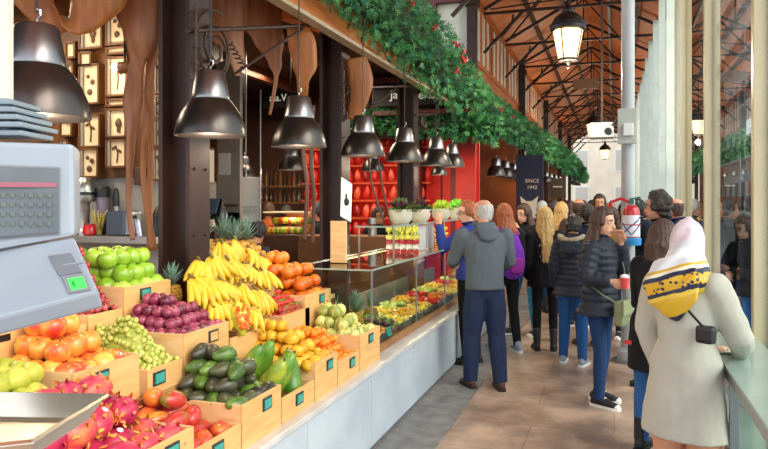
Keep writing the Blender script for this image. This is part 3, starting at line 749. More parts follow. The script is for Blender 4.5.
for i, (dx, dy, rx, ry, s_) in enumerate(((-.10, .07, .1, .62, 1.05), (-.12, .19, -.05, .6, 1.1), (-.10, .30, -.12, .66, .95), (-.25, .12, .05, .5, 1.05), (-.26, .26, 0, .5, 1.0))):
    o = place('pap', (c['X']+dx, c['Y0']+dy, c['zt']+.055+(.05 if i > 2 else 0)), (rx, -ry, R.uniform(0, 6)), s_, ['long green papaya leaning nearest the avocados', 'long green papaya leaning in the middle of its crate', 'long yellow green papaya leaning beside the yellow pitahayas', 'papaya behind the near leaning papaya', 'papaya behind the far leaning papaya'][i], 'papaya', 'papayas in the front crate')
c = crate(1, 315, 337.5, .79, 'birch crate heaped with yellow pitahayas', .62)
c['Y0'] -= .05
pile(c, ['pit'], .074, 'knobbly yellow pitahaya', 'pitahaya', 'yellow pitahayas', rise=.8, maxk=3, lie=1.2, elong=1.2, extra=.7, back=.05, sc=(.9, 1.0), dz=.8)
c = crate(1, 338, 359.7, .72, 'low birch crate heaped with mandarins', .62)
pile(c, ['man'], .058, 'small orange mandarin', 'mandarin', 'mandarins in the front crate', rise=1, maxk=3, extra=.5, dz=.82, jit=.12, sc=(.9, 1.0))
c = crate(1, 360, 380, .81, 'birch crate of striped melon pears next to the glass case', .5)
pile(c, ['pep'], .092, 'pale striped melon pear', 'melon pear', 'striped melon pears', rise=.8, maxk=2, extra=.6)

# ----- bananas
def banana_mb(seed):
    r_ = random.Random(seed); pts = []; rad = []
    L_ = .17; cv = r_.uniform(.9, 1.25)
    for k in range(9):
        t = k/8; a = (t-.1)*cv
        pts.append((L_*math.sin(a)/cv*1.0, 0, -L_*(math.cos(a*.9)-1)/cv*-1.0-t*0.0)); rad.append(.0185*min(1, .45+1.9*t)*min(1, .35+2.6*(1-t)))
    return MB().loft(pts, rad, 7, (0, 1, 0)), pts[-1]
BM = []
for s_ in range(4):
    b, tip = banana_mb(s_); me = b.mesh('banana', M_ban, angle=55); t_ = MB().ball(tip, (.008, .007, .007), 6, 4).mesh('banana_tip', M_bant); BM.append((me, t_))
def bunch(loc, az, pitch, n, label, roll=0, s=1.0):
    root = thing('banana_bunch', label, 'bananas', loc, group='banana bunches in the heap'); root.scale = (s, s, s)
    root.rotation_euler = (roll, pitch, az)
    link('crown_stem', MB().tube([(-.035, 0, .004), (.0, 0, 0), (.02, 0, 0)], [.008, .012, .014], 7).mesh('crown_stem', M_bant), root, local=True)
    for k in range(n):
        me, t_ = BM[k % 4]; f_ = (k-(n-1)/2)
        b = link('banana', me, root, (.012, f_*.012, -.004*abs(f_)), (f_*.16, R.uniform(-.05, .05), f_*.17), 1, local=True)
        link('banana_tip', t_, b, local=True)
BN = [(222, 240, -2.42, 'topmost bunch against the pillar'), (236, 238, -2.46, 'tallest bunch before the pineapples'), (250, 246, -2.42, 'high bunch under the right pineapple'), (263, 254, -2.36, 'high bunch beside the loquats'),
      (199, 258, -2.32, 'leftmost high bunch'), (212, 254, -2.3, 'bunch lying before the pillar'), (228, 257, -2.26, 'upper bunch in the middle of the heap'), (246, 262, -2.22, 'upper bunch right of the middle'), (262, 268, -2.2, 'bunch before the loquat crate'), None,
      (193, 275, -2.26, 'leftmost low bunch'), (206, 278, -2.2, 'low bunch behind the plums'), (222, 278, -2.16, 'middle bunch of the heap'), (240, 282, -2.12, 'bunch in the centre of the heap'), (256, 287, -2.1, 'bunch over the papaya half'), None,
      (214, 294, -2.14, 'low bunch over the plums'), (232, 298, -2.08, 'low bunch behind the papaya half'), (252, 303, -2.05, 'low bunch above the price label'), None]
for k, (px, py, X, w_) in enumerate([b for b in BN if b]):
    py += 3
    az = {0: -.9, 1: -.5, 2: -.2, 3: 0}.get(k % 4) + R.uniform(-.35, .35)
    bunch(onX(px, py, X), az, (.8 if k < 4 else .5)+R.uniform(-.2, .3), 5+(k % 2), 'ripe yellow banana bunch, '+w_, R.uniform(-.5, .5), 1.12)
# riser boxes that carry the heap
root = thing('banana_riser', 'plain wooden riser box hidden under the banana heap', 'riser', (-2.45, 3.95, .82))
part('riser_box', MB().box((-2.28, 3.93, .99), (.22, .62, .32)), M_stand, root, smooth=False)
part('riser_step', MB().box((-2.12, 3.85, .9), (.14, .6, .1)), M_stand, root, smooth=False)

# half papaya showing orange flesh
p = onX(240, 318, -2.0)
root = thing('papaya_half', 'cut papaya half with scalloped orange flesh in front of the bananas', 'papaya', p)
mb = MB().loft([(0, 0, -.085), (0, 0, -.05), (0, 0, 0), (0, 0, .05), (0, 0, .08)], [.02, .045, .055, .042, .02], 14)
part('rind', mb, M_pap, root, local=True)
fl = MB()
for k in range(40):
    a = R.uniform(0, 6.28); q = R.uniform(0, 1)**.5
    fl.ball((.035+.02*(1-q), q*.045*math.cos(a), q*.075*math.sin(a)), (.016, .009, .011), 6, 4, rot=(R.uniform(-1, 1), R.uniform(-1, 1), 0))
part('flesh', fl, fmat('papaya_flesh', [(.3, '#ef5a22'), (.6, '#fb8a3c'), (.8, '#ffb066')], 30, .3), root, local=True)
root.rotation_euler = (0, -.35, -.5)

# ----- pineapples
M_pine = fmat('pineapple_skin', [(.3, '#8a6a1e'), (.55, '#b98a2c'), (.8, '#6d6a28')], 60, .55, bump=.9, bscale=120)
M_crown = mat('pineapple_crown', '#5f8372', '#86a596', 14, rough=.5)
def pineapple(loc, label, s=1.0, lean=(0, 0)):
    root = thing('pineapple', label, 'pineapple', loc, group='pineapples on the stand'); root.scale = (s, s, s); root.rotation_euler = (lean[0], lean[1], R.uniform(0, 6))
    mb = MB(); n = 18; prof = [(.03, 0), (.055, .02), (.064, .06), (.064, .11), (.054, .15), (.03, .17), (.0, .172)]
    mb.lathe(prof, n)
    for j in range(7):
        for k in range(10):
            a = 2*math.pi*(k+.5*(j % 2))/10; z = .018+j*.023; r_ = .062*math.sqrt(max(.1, 1-((z-.085)/.11)**2)); mb.ball((r_*math.cos(a), r_*math.sin(a), z), (.014, .014, .011), 5, 4)
    part('body', mb, M_pine, root, local=True)
    cr = MB()
    for k in range(34):
        a = k*2.4; t = k/34; l = .09+.10*t*(1.3-t*.5); out = (1-t)*.8+.08
        d = V((math.cos(a)*out, math.sin(a)*out, 1-.35*out)).normalized(); b0 = V((0, 0, .165+.03*t)); s_ = d.cross(V((0, 0, 1))).normalized() if abs(d.z) < .99 else V((1, 0, 0))
        m1 = b0+d*l*.5; tip = b0+d*l+V((d.x, d.y, -.3))*l*.18
        up = s_.cross(d)*.004
        cr.add([b0-s_*.009, b0+s_*.009, m1+s_*.009, m1-s_*.009, tip, m1-up*1.4], [(0, 1, 5), (1, 2, 5), (3, 0, 5), (2, 4, 5), (4, 3, 5)])
    part('crown', cr, M_crown, root, local=True)
for (px, py, X, w_, s_) in ((172, 304, -2.44, 'pineapple crown poking up between apples and plums', .72), (205, 262, -2.78, 'pineapple directly beside the pillar behind the bananas', 1.0), (221, 262, -2.84, 'pineapple second from the pillar behind the bananas', 1.05), (233, 262, -2.72, 'pineapple third from the pillar behind the bananas', .95), (248, 262, -2.74, 'pineapple nearest the loquat crate', 1.05)):
    p = onX(px, py, X); pineapple((p.x, p.y, p.z-.02), w_, s_*1.1, (R.uniform(-.12, .12), R.uniform(-.12, .12)))
# ---------------------------------------------------------------- hanging weighing scale in the foreground
M_sc = mat('scale_grey_plastic', '#929da8', '#8a96a2', 3, rough=.38)
M_sc2 = mat('scale_dark_grey', '#6f757c', rough=.45)
root = thing('weighing_scale', 'pale grey electronic weighing scale hanging on a post above the fruit', 'scale', at(30, 300, 1.5))
def P(px, py, z): return at(px, py, z)
def slab(name, q, back, m, bev=.008, parent=None, local=False):
    """q: four front corners; back: offset vector giving the real thickness"""
    q = [V(a) for a in q]; mb = MB().prism(q, back, 0)
    me = mb.mesh(name, m, smooth=False, bevel=bev); return link(name, me, parent or root)
bk = V((-.10, .13, 0))
slab('display_housing', [P(-70, 139, 1.42), P(74, 144, 1.5), P(75, 236, 1.5), P(-70, 262, 1.42)], bk, M_sc, .01)
slab('display_bezel', [P(-60, 163, 1.412), P(60, 167, 1.486), P(60, 234, 1.486), P(-60, 243, 1.412)], V((-.01, .013, 0)), M_sc2, .002)
M_scr = mat('scale_screen', '#56616a', '#48535b', 5, rough=.12, coat=.5)
sc_ = slab('screen', [P(-58, 165, 1.408), P(58.5, 168.5, 1.481), P(58.5, 232, 1.481), P(-58, 241, 1.408)], V((-.004, .006, 0)), M_scr, 0)
r_ = random.Random(3)
mb = MB()
for j in range(4):
    for i in range(9):
        mb.add([], [])
mb.prism([P(-30, 183, 1.422), P(59, 183.5, 1.478), P(59, 188, 1.478), P(-30, 188, 1.422)], V((-.001, .0015, 0)))
slab('screen_stripe', [P(-40, 181.5, 1.405), P(57, 182.5, 1.478), P(57, 187, 1.478), P(-40, 187, 1.405)], V((-.001, .0015, 0)), mat('screen_stripe_red', '#8d5264'), 0)
for j in range(4):
    for i in range(7):
        x = -8+i*9.2; y = 193+j*9.5
        slab('screen_key', [P(x, y, 1.44+.0006*x), P(x+4.5, y, 1.4405+.0006*x), P(x+4.5, y+4, 1.4405+.0006*x), P(x, y+4, 1.44+.0006*x)], V((-.001, .0015, 0)), mat('screen_key_grey', '#68746f', '#5c6866', 9), 0)
# sloping deck below
deck = [P(-80, 262, 1.46), P(74, 237, 1.5), P(98.5, 291, 1.34), P(-80, 338, 1.28)]
slab('keyboard_deck', deck, V((-.005, .02, -.035)), M_sc, .006)
up = (deck[1]-deck[0]).cross(deck[3]-deck[0]).normalized()
if up.z < 0: up = -up
def deckp(px, py):           # point on the deck plane along a pixel ray
    n2 = (deck[1]-deck[3]).cross(deck[2]-deck[1]).normalized()   # plane of the visible right triangle
    a = P(px, py, 1.0); o = V((0, 0, H)); d = a-o; t = (deck[1]-o).dot(n2)/d.dot(n2); return o+d*t
def plate(name, quad, m, t=.003, parent=None):
    q = [deckp(*c)+up*.0004 for c in quad]; return link(name, MB().prism(q, up*t).mesh(name, m, smooth=False), parent or root)
plate('printer_cover', [(49, 257), (71, 254), (82, 273), (60, 277)], M_sc2)
pr = plate('indicator_frame', [(62, 277.5), (83, 274.5), (91, 291), (70, 294.5)], mat('indicator_grey', '#7d8388', rough=.4), .004)
q = [deckp(*c)+up*.0046 for c in [(68, 281), (83.5, 278.5), (88, 289), (72.5, 292)]]
g_ = link('green_display', MB().prism(q, up*.001).mesh('green_display', mat('green_lcd', '#3be04a', emit='#35e046', estr=.9), smooth=False), pr)
q2 = [deckp(*c)+up*.006 for c in [(72, 283.5), (75, 283), (77, 288.5), (74, 289)]]
link('lcd_digit', MB().prism(q2, up*.0006).mesh('lcd_digit', mat('lcd_dark_green', '#1f9a2e'), smooth=False), g_)
plate('deck_groove', [(63, 266), (83, 263), (83.5, 264), (63.5, 267)], M_sc, .004)
# ribbed collar and post going up
c0 = at(4, 120, 1.58)
mb = MB()
for k in range(5):
    w = .135+.012*(4-k) if k else .15
    mb.box((c0.x-.02, c0.y, c0.z-.035+k*.017), (w+.03*(4-k)*.3, w, .0115), 0, rot=(0, 0, TH))
mb.box((c0.x-.02, c0.y, c0.z), (.11, .11, .085), 0, rot=(0, 0, TH))
part('ribbed_collar', mb, mat('collar_grey', '#7f8f98', '#72828c', 4, rough=.45), root, smooth=False, bevel=.003)
c1 = at(9, 60, 1.56)
mb = MB().box((c1.x-.01, c1.y, (c0.z+3.6)/2+.02), (.022, .03, 3.6-c0.z), 0, rot=(0, 0, TH))
part('post', mb, mat('post_cream', '#cbc8bc'), root, smooth=False, bevel=.003)
mb = MB().box((c1.x-.05, c1.y, (c0.z+3.6)/2+.02), (.055, .03, 3.6-c0.z), 0, rot=(0, 0, TH))
part('post_channel', mb, mat('post_grey', '#b9b8a8'), root, smooth=False, bevel=.003)
# steel weighing pan with rods
zp = 1.285
rim = [onZ(107, 394.5, zp), onZ(32, 440, zp+.0), onZ(-60, 450, zp), onZ(-60, 392, zp)]
cen = sum(rim, V((0, 0, 0)))/4
inn = [cen+(p-cen)*.80-V((0, 0, .045)) for p in rim]; lip = [p+(p-cen).normalized()*.006-V((0, 0, .006)) for p in rim]
proot = thing('weighing_pan', 'shallow polished steel weighing pan in front of the pears', 'pan', cen)
mb = MB(); vs = lip+rim+inn
low = [p-V((0, 0, .003)) for p in inn]+[p-V((0, 0, .004)) for p in rim]
fs = [(i, (i+1) % 4, 4+(i+1) % 4, 4+i) for i in range(4)]+[(4+i, 4+(i+1) % 4, 8+(i+1) % 4, 8+i) for i in range(4)]+[(8, 9, 10, 11)]
mb.add(vs, fs)
M_pan = mat('polished_pan_steel', '#e6dccb', '#dccfb6', 3, rough=.27, metal=.95)
me = mb.mesh('dish', M_pan, smooth=False); o = link('dish', me, proot); md = o.modifiers.new('s', 'SOLIDIFY'); md.thickness = .003; bv = o.modifiers.new('b', 'BEVEL'); bv.width = .008; bv.segments = 3; bv.limit_method = 'ANGLE'
part('hanging_rod', MB().tube([rim[3], at(-62, 300, 1.6)], .003, 6), M_steel, proot)
part('hanging_rod', MB().tube([rim[2], at(-66, 300, 1.4)], .003, 6), M_steel, proot)

# ---------------------------------------------------------------- pendant lamps
M_shade = mat('pewter_lamp_shade', '#57504d', '#4b4542', 3, rough=.28, metal=.85)
M_cap = mat('satin_lamp_neck', '#8d8b8c', '#7d7b7d', 3, rough=.3, metal=.95)
M_inner = mat('lamp_inner_white', '#d8cfc0', rough=.5)
M_bulb = mat('warm_bulb', '#fff0d0', emit='#ffd9a0', estr=6)
def pendant_mb(W):
    r = W/2
    sh = [(r, 0), (r*1.0, .004), (r*.985, .03*W/.385), (r*.93, .075*W/.385), (r*.83, .12*W/.385), (r*.68, .168*W/.385), (r*.53, .2*W/.385)]
    sh += [(r*.5, .197*W/.385), (r*.65, .163*W/.385), (r*.81, .115*W/.385), (r*.91, .07*W/.385), (r*.965, .03*W/.385), (r*.985, .004), (r, 0)]
    k = W/.385
    nk = [(r*.53, .19*k), (r*.545, .2*k), (r*.53, .215*k), (r*.41, .345*k), (r*.36, .352*k), (r*.1, .36*k), (0, .36*k)]
    return sh, nk, k
def pendant(px, X, yrim, W, label, group, ztop=3.62, light=0, kids=True):
    p = onX(px, yrim, X)
    root = thing('pendant_lamp', label, 'lamp', p, group=group)
    sh, nk, k = pendant_mb(W)
    link('lamp_shade', MB().lathe(sh, 36, caps=False).mesh('lamp_shade', M_shade, angle=50), root, local=True)
    link('lamp_neck', MB().lathe(nk, 30, caps=False).mesh('lamp_neck', M_cap, angle=50), root, local=True)
    link('bulb', MB().ball((0, 0, .13*k), .035*k).mesh('bulb', M_bulb), root, local=True)
    link('lamp_hook', MB().tube([(.0, 0, .355*k), (0, 0, .375*k), (.018*k, 0, .39*k), (.016*k, 0, .41*k), (0, 0, .415*k)], .005*k, 6).mesh('lamp_hook', M_steel), root, local=True)
    link('cord', MB().tube([(0, 0, .4*k), (0, 0, ztop-p.z)], .005, 6).mesh('cord', M_black), root, local=True)
    if light: lamp_later.append((p+V((0, 0, .03)), light))
    return root
lamp_later = []
L = [(37, 118, .385, 'big pewter pendant lamp hanging behind the weighing scale'), (210.5, 136, .385, 'pewter pendant lamp hanging beside the near brown pillar'), (299, 147, .385, 'pewter pendant lamp hanging above the oranges'),
     (363, 156, .385, 'pewter pendant lamp just right of the second pillar'), (404.5, 161.5, .385, 'pewter pendant lamp before the third pillar'), (436, 165.5, .385, 'pewter pendant lamp before the red stall door'), (452, 167, .33, 'pewter pendant lamp farthest along the near row')]
for i, (px, yr, W, lb) in enumerate(L): pendant(px, -2.09 if i < 6 else -2.02, yr, W, lb, 'pendant lamps over the fruit counter', light=10)
for i, px in enumerate((496, 505.5, 513.5, 520.5, 527.5)):
    pendant(px, -2.12, 176+i*1.1, .37, 'small pale pendant lamp over the next stall, %s from the near end' % ORD[i], 'pendant lamps over the next stall', ztop=3.5, light=6 if i % 2 == 0 else 0)
for i, px in enumerate((546, 550.5, 555, 559, 571.5, 575, 578)):
    pendant(px, -2.12, 182+i*.6, .36, 'tiny pale pendant lamp over a far stall, %s from the near end' % ORD[i], 'pendant lamps over the far stalls', ztop=3.5)
# inner lamps behind the first row
for px, yr, Y, W, lb in ((244, 177, 8.3, .3, 'dark pendant lamp inside above the pale menu board'), (291, 170, 8.0, .34, 'steel pendant lamp inside next to the red shelves'), (373, 171, 9.2, .33, 'pendant lamp inside behind the fourth front lamp'), (439, 175, 9.6, .24, 'dark pendant lamp inside below the front lamps')):
    p = onY(px, yr, Y); pendant(px, p.x, yr, W, lb, 'pendant lamps inside the stall', light=8)

# ---------------------------------------------------------------- wrought iron bracket with scrolls
M_wi = mat('wrought_iron', '#4a342a', '#38271f', 8, rough=.5, metal=.4)
def spiral(c, r0, r1, turns, u, w, n=40, a0=0):
    return [V(c)+(V(u)*math.cos(a0+t*turns*2*math.pi/n)+V(w)*math.sin(a0+t*turns*2*math.pi/n))*(r0+(r1-r0)*t/n) for t in range(n+1)]
def bracket(X, pts, label):
    """pts: pixel positions of bar ends, diagonal ends, scroll centre, coil start and end"""
    (a, b), (e, f), c, (k0, k1), rs = pts
    a, b, e, f, c, k0, k1 = [onX(q[0], q[1], X) for q in (a, b, e, f, c, k0, k1)]
    root = thing('iron_bracket', label, 'bracket', a); n = 60; tw = MB(); d = (b-a)/n
    tw.loft([a+d*i for i in range(n+1)], [(.016, .011) if (i//2) % 2 else (.012, .017) for i in range(n+1)], 6, (0, 0, 1), round_ends=False)
    part('twisted_bar', tw, M_wi, root); part('diagonal_bar', MB().tube([e, f], .010, 6), M_wi, root)
    u = V((0, 1, 0)); w = V((0, 0, 1))
    part('scroll', MB().tube(spiral(c, rs, rs*.25, 1.9, u, w, a0=1.2), .009, 6).tube(spiral(c+u*.02-w*.02, rs*.6, rs*.15, 1.4, u, w, a0=4), .008, 6), M_wi, root)
    part('coil', MB().tube([k0.lerp(k1, k/40)+V((.022*math.cos(k*.9), .022*math.sin(k*.9), 0)) for k in range(41)], .005, 5), M_wi, root)
    return root
bracket(-2.36, [((186, 31), (346, 24)), ((236, 73), (302, 29)), (215, 48), ((229, 42), (244, 68)), .24], 'wrought iron bracket with scrolls between the first two pillars')
bracket(-2.36, [((347, 88), (412, 86)), ((364, 112), (396, 89)), (356, 101), ((362, 98), (370, 110)), .17], 'wrought iron bracket with scrolls before the third pillar')
bracket(-2.36, [((415, 115), (470, 113)), ((430, 130), (455, 115)), (424, 123), ((430, 120), (436, 128)), .15], 'small wrought iron bracket beyond the third pillar')
# iron grille rods on the pillars
for px, X, y0, y1, lb in ((195.5, -2.34, 5, 90, 'thin iron rod fixed beside the near pillar'), (343.5, -2.34, 70, 115, 'thin iron rod fixed beside the second pillar')):
    a = onX(px, y0, X); b = onX(px, y1, X); mb = MB().tube([a, b], .010, 6)
    for k in range(5):
        q = a+(b-a)*(k+.5)/5; mb.tube([q+V((0, -.05, 0)), q+V((0, .05, 0))], .008, 5)
    single('iron_rod', mb, M_wi, lb, 'iron rod')

# ---------------------------------------------------------------- brown leather drapes
M_leather = mat('brown_leather', '#96582c', '#b8743f', 3, rough=.5, bump=.12, stretch=(7, 7, .8))
M_leather2 = mat('purple_brown_leather', '#a46e4c', '#88522f', 3, rough=.45, bump=.12, stretch=(7, 7, .8))
def drape(name, label, pts, m, group='curved leather drapes', cat='drape', th=.006):
    """pts: (px, py, Zc, width, twist)"""
    P_ = [at(a, b, c) for a, b, c, w, t in pts]; n = len(P_); N_ = 8
    C_ = []; Wd = []; Tw = []
    for i in range(n-1):
        p0 = P_[max(i-1, 0)]; p1 = P_[i]; p2 = P_[i+1]; p3 = P_[min(i+2, n-1)]
        for k in range(N_):
            t = k/N_; C_.append(.5*((2*p1)+(p2-p0)*t+(2*p0-5*p1+4*p2-p3)*t*t+(3*p1-p0-3*p2+p3)*t**3)); s_ = t*t*(3-2*t)
            Wd.append(pts[i][3]*(1-s_)+pts[i+1][3]*s_); Tw.append(pts[i][4]*(1-t)+pts[i+1][4]*t)
    C_.append(P_[-1]); Wd.append(pts[-1][3]); Tw.append(pts[-1][4])
    vs = []; fs = []; K = 7
    for i, c in enumerate(C_):
        tg = (C_[min(i+1, len(C_)-1)]-C_[max(i-1, 0)]).normalized(); u = V((math.cos(Tw[i]+TH), math.sin(Tw[i]+TH), 0)); u = (u-tg*u.dot(tg)).normalized(); nn = tg.cross(u)
        for k in range(K):
            s_ = k/(K-1)*2-1; vs.append(c+u*s_*Wd[i]/2+nn*(Wd[i]*.10*(1-s_*s_)))
    for i in range(len(C_)-1):
        for k in range(K-1): fs.append((i*K+k, i*K+k+1, (i+1)*K+k+1, (i+1)*K+k))
    o = single(name, MB().add(vs, fs), m, label, cat, group, angle=80)
    md = o.modifiers.new('s', 'SOLIDIFY'); md.thickness = th; return o
drape('leather_drape', 'broad brown leather drape curling over the big lamp', [(110, -40, 4.3, .30, .6), (98, -8, 4.2, .34, .3), (84, 16, 4.2, .22, 0), (64, 24, 4.2, .14, -.2), (44, 14, 4.2, .2, -.3), (30, -14, 4.2, .3, 0)], M_leather)
drape('leather_drape', 'broad brown leather drape tapering to a strap left of the pillar', [(134, -45, 4.4, .36, .3), (137, 0, 4.4, .30, .1), (141, 35, 4.4, .22, 0), (137, 66, 4.45, .10, -.2), (133, 100, 4.5, .12, .2), (131, 140, 4.5, .06, .8), (129, 180, 4.5, .035, .4), (129, 210, 4.5, .03, 0), (133, 240, 4.5, .03, 0)], M_leather2)
drape('leather_strap', 'twisted thin leather strap hanging nearest the pillar', [(158, -10, 4.5, .1, 0), (153, 50, 4.5, .06, .6), (146, 90, 4.5, .04, 1.2), (148, 120, 4.5, .05, .2), (143, 160, 4.5, .03, .5), (146, 200, 4.5, .035, 0), (154, 250, 4.5, .035, .4)], M_leather)
drape('leather_strap', 'straight leather strap hanging behind the twisted strap', [(150, 20, 4.7, .05, .2), (151, 110, 4.7, .035, .5), (150, 180, 4.7, .03, .3), (150, 250, 4.7, .04, 0)], M_leather)
drape('leather_drape', 'pinkish leather drape behind the second lamp cord', [(228, -40, 5.2, .42, .2), (220, 0, 5.2, .36, 0), (226, 30, 5.2, .26, .3), (236, 55, 5.2, .14, .6), (237, 76, 5.2, .03, .6)], M_leather2)
drape('leather_drape', 'broad leather drape hanging between the lamps, pointed at its tip', [(244, -30, 5.8, .5, .6), (256, 6, 5.8, .42, .4), (268, 36, 5.8, .26, .2), (275, 62, 5.8, .11, 0), (276, 80, 5.8, .03, 0), (270, 115, 5.8, .02, 0)], M_leather2)
drape('leather_drape', 'leather drape hanging over the third lamp', [(296, 26, 5.6, .16, .3), (302, 44, 5.6, .22, 0), (305, 66, 5.6, .2, -.2), (303, 84, 5.6, .10, -.4), (304, 110, 5.7, .04, 0)], M_leather)
drape('leather_strap', 'dark twisted leather strap hanging below the third lamp', [(305, 105, 5.9, .04, 0), (303, 150, 5.9, .035, .5), (307, 190, 5.9, .03, .2), (304, 242, 5.9, .035, 0)], mat('dark_leather', '#5a3320', '#472617', 5))
drape('leather_strap', 'dark thin leather strap hanging behind the oranges', [(312, 105, 6.0, .05, .3), (311, 160, 6.0, .035, .3), (314, 200, 6.0, .03, 0), (312, 245, 6.0, .035, 0)], mat('dark_leather', '#5a3320', '#472617', 5))
drape('leather_drape', 'rounded leather drape beside the second pillar', [(356, 58, 6.6, .2, .2), (360, 80, 6.6, .24, 0), (358, 100, 6.6, .2, -.2), (352, 120, 6.6, .08, -.2)], M_leather)
drape('leather_strap', 'pair of crossing leather straps before the red shelves, left one', [(368, 150, 7.2, .02, 0), (372, 185, 7.2, .02, 0), (384, 222, 7.2, .02, 0)], mat('dark_leather', '#5a3320'))
drape('leather_strap', 'pair of crossing leather straps before the red shelves, right one', [(377, 150, 7.2, .02, 0), (383, 190, 7.2, .02, 0), (391, 222, 7.2, .02, 0)], mat('dark_leather', '#5a3320'))

# ---------------------------------------------------------------- fir garland with berries
M_fir = [mat('fir_green_a', '#3b8748', '#4f9c55', 30, rough=.6), mat('fir_green_b', '#2a6a3c', '#347a46', 30, rough=.6), mat('fir_green_c', '#7dbb74', '#62aa68', 30, rough=.6), mat('fir_green_d', '#4f9c7e', '#3f8c6e', 30, rough=.6)]
M_berry = mat('red_berry', '#c8202a', rough=.3)
GX = -2.06
def garland(name, label, path, n, ext=None):
    mb = MB(); r_ = random.Random(9); tot = len(path)-1
    for q in range(n):
        t = (q+r_.random())/n*tot; i = min(int(t), tot-1); f = t-i
        c = path[i][0].lerp(path[i+1][0], f); rad = path[i][1]*(1-f)+path[i+1][1]*f; s_ = path[i][2]*(1-f)+path[i+1][2]*f
        ax = (path[i+1][0]-path[i][0]).normalized()
        a = r_.uniform(0, 2*math.pi); o1 = ax.orthogonal().normalized(); o2 = ax.cross(o1)
        rr = rad*(r_.random()**.45); rad_d = o1*math.cos(a)+o2*math.sin(a)
        base = c+rad_d*rr
        d = (rad_d*.9+V((r_.uniform(-1, 1), r_.uniform(-1, 1), r_.uniform(-1, 1)))*.8+V((0, 0, -.1))).normalized()
        sd = d.cross(V((r_.uniform(-1, 1), r_.uniform(-1, 1), r_.uniform(-1, 1)))).normalized(); nn = d.cross(sd); m = r_.choice((0, 0, 1, 2, 3, 1, 0))
        l = s_*r_.uniform(.8, 1.5); w = l*.14
        for k, (fw, sp) in enumerate(((0, 0), (.15, .75), (.15, -.75), (.45, .6), (.45, -.6))):
            b0 = base+d*l*fw; dd = (d+sd*sp*1.3).normalized() if k else d; tip = b0+dd*l*(.6 if k else 1); pw = dd.cross(nn)*w
            mb.add([b0-pw*.5, b0+dd*l*.3+pw*.6+nn*w*.3, tip, b0+dd*l*.3-pw*.6+nn*w*.3], [(0, 1, 2, 3)], m)
    root = thing(name, label, 'garland', path[0][0])
    part('fir_sprigs', mb, M_fir, root, smooth=False)
    core = MB().loft([p for p, _, _ in path], [r*.55 for _, r, _ in path], 10, (1, 0, 0), round_ends=False)
    part('garland_core', core, mat('garland_core', '#16331c', '#1f4226', 20, rough=.9), root)
    return root
gp = []
for y, r, s_, dz in ((3.2, .22, .05, 3.56), (4.4, .26, .055, 3.55), (5.4, .29, .06, 3.54), (6.5, .33, .065, 3.5), (7.6, .36, .07, 3.46), (9, .33, .075, 3.32), (11, .28, .08, 3.24), (14, .29, .09, 3.28), (18, .31, .11, 3.36), (24, .34, .15, 3.46), (33, .36, .2, 3.52), (42, .34, .24, 3.5), (52, .2, .24, 3.4)):
    gp.append((V((GX, y, dz)), r, s_))
groot = garland('fir_garland', 'thick green fir garland with red berries running along the stall roof', gp, 9500)
r_ = random.Random(21)
for k in range(11):
    t = r_.uniform(.8, 7.0); i = int(t); c = gp[i][0].lerp(gp[i+1][0], t-i); rad = gp[i][1]
    a = r_.uniform(-.9, .9); q = c+V((math.cos(a)*rad*.98, -.15, math.sin(a)*rad*.98)); mb = MB()
    for j in range(7): mb.ball(q+V((r_.uniform(-.03, .03), r_.uniform(-.04, .04), r_.uniform(-.05, .03))), .011+.0015*i, 6, 5)
    part('berry_cluster', mb, M_berry, groot)
p0 = onY(330, 128, 9.9); p1 = onY(540, 120, 12.5)
gp2 = [(onY(px, py, 10.2), .17, .09) for px, py in ((342, 128), (380, 120), (420, 124), (460, 127), (500, 130))]
garland('fir_garland', 'thinner fir garland hanging below the dark shop sign', gp2, 1300)
# ---------------------------------------------------------------- lantern and things on the column
M_lit = mat('lantern_glass', '#fff0cc', emit='#ffd28a', estr=2.2)
M_bk = mat('black_cast_iron', '#1f1a1a', '#2a2322', 9, rough=.45, metal=.4)
def lantern(px, py, zc, label, s=1.0):
    p = at(px, py, zc); root = thing('street_lantern', label, 'lantern', p, group='hanging lanterns under the roof'); root.scale = (s, s, s)
    part('lamp_glass', MB().lathe([(.12, -.38), (.19, .0)], 8, caps=True), M_lit, root, local=True, smooth=False)
    fr = MB()
    for k in range(4):
        a = math.pi/2*k+math.pi/8*3; fr.bar((.123*math.cos(a), .123*math.sin(a), -.38), (.195*math.cos(a), .195*math.sin(a), 0), .012)
    fr.lathe([(.13, -.40), (.14, -.375), (.12, -.37)], 8)
    part('lantern_frame', fr, M_bk, root, local=True, smooth=False)
    part('lantern_cap', MB().lathe([(.2, -.01), (.225, .0), (.225, .045), (.205, .06), (.215, .085), (.18, .15), (.11, .21), (.07, .225), (.075, .26), (.045, .29), (.03, .33), (.045, .36), (.0, .4)], 16), M_bk, root, local=True)
    cr = MB()
    cr.lathe([(.215, .03), (.235, .05), (.24, .075), (.21, .085)], 8)
    part('crown_ornament', cr, M_bk, root, local=True)
    part('finial', MB().lathe([(0, -.5), (.02, -.49), (.012, -.46), (.035, -.43), (.05, -.4), (.0, -.4)], 10), M_bk, root, local=True)
    part('hanging_chain', MB().tube([(0, 0, .38), (0, 0, (5.05-p.z)/s)], .012, 6), M_bk, root, local=True)
    lamp_later.append((p-V((0, 0, .6*s)), 70))
lantern(568, 30, 8.6, 'large lit cast iron lantern hanging from the roof', .95)
lantern(593.5, 124, 20, 'small lit lantern hanging beyond the white box')
lantern(605, 150, 30, 'farther small lantern near the arcade end')
single('hanging_sign', MB().box(at(586, 84, 14.5), (.5, .05, .2), rot=(0, 0, 0)), mat('brown_sign', '#7a5638'), 'small brown sign hanging below the trusses beyond the lantern', 'sign', smooth=False, bevel=.005)
q = at(602, 131, 9.5)
root = thing('projector_box', 'pale grey equipment box mounted under the roof left of the column', 'projector', q)
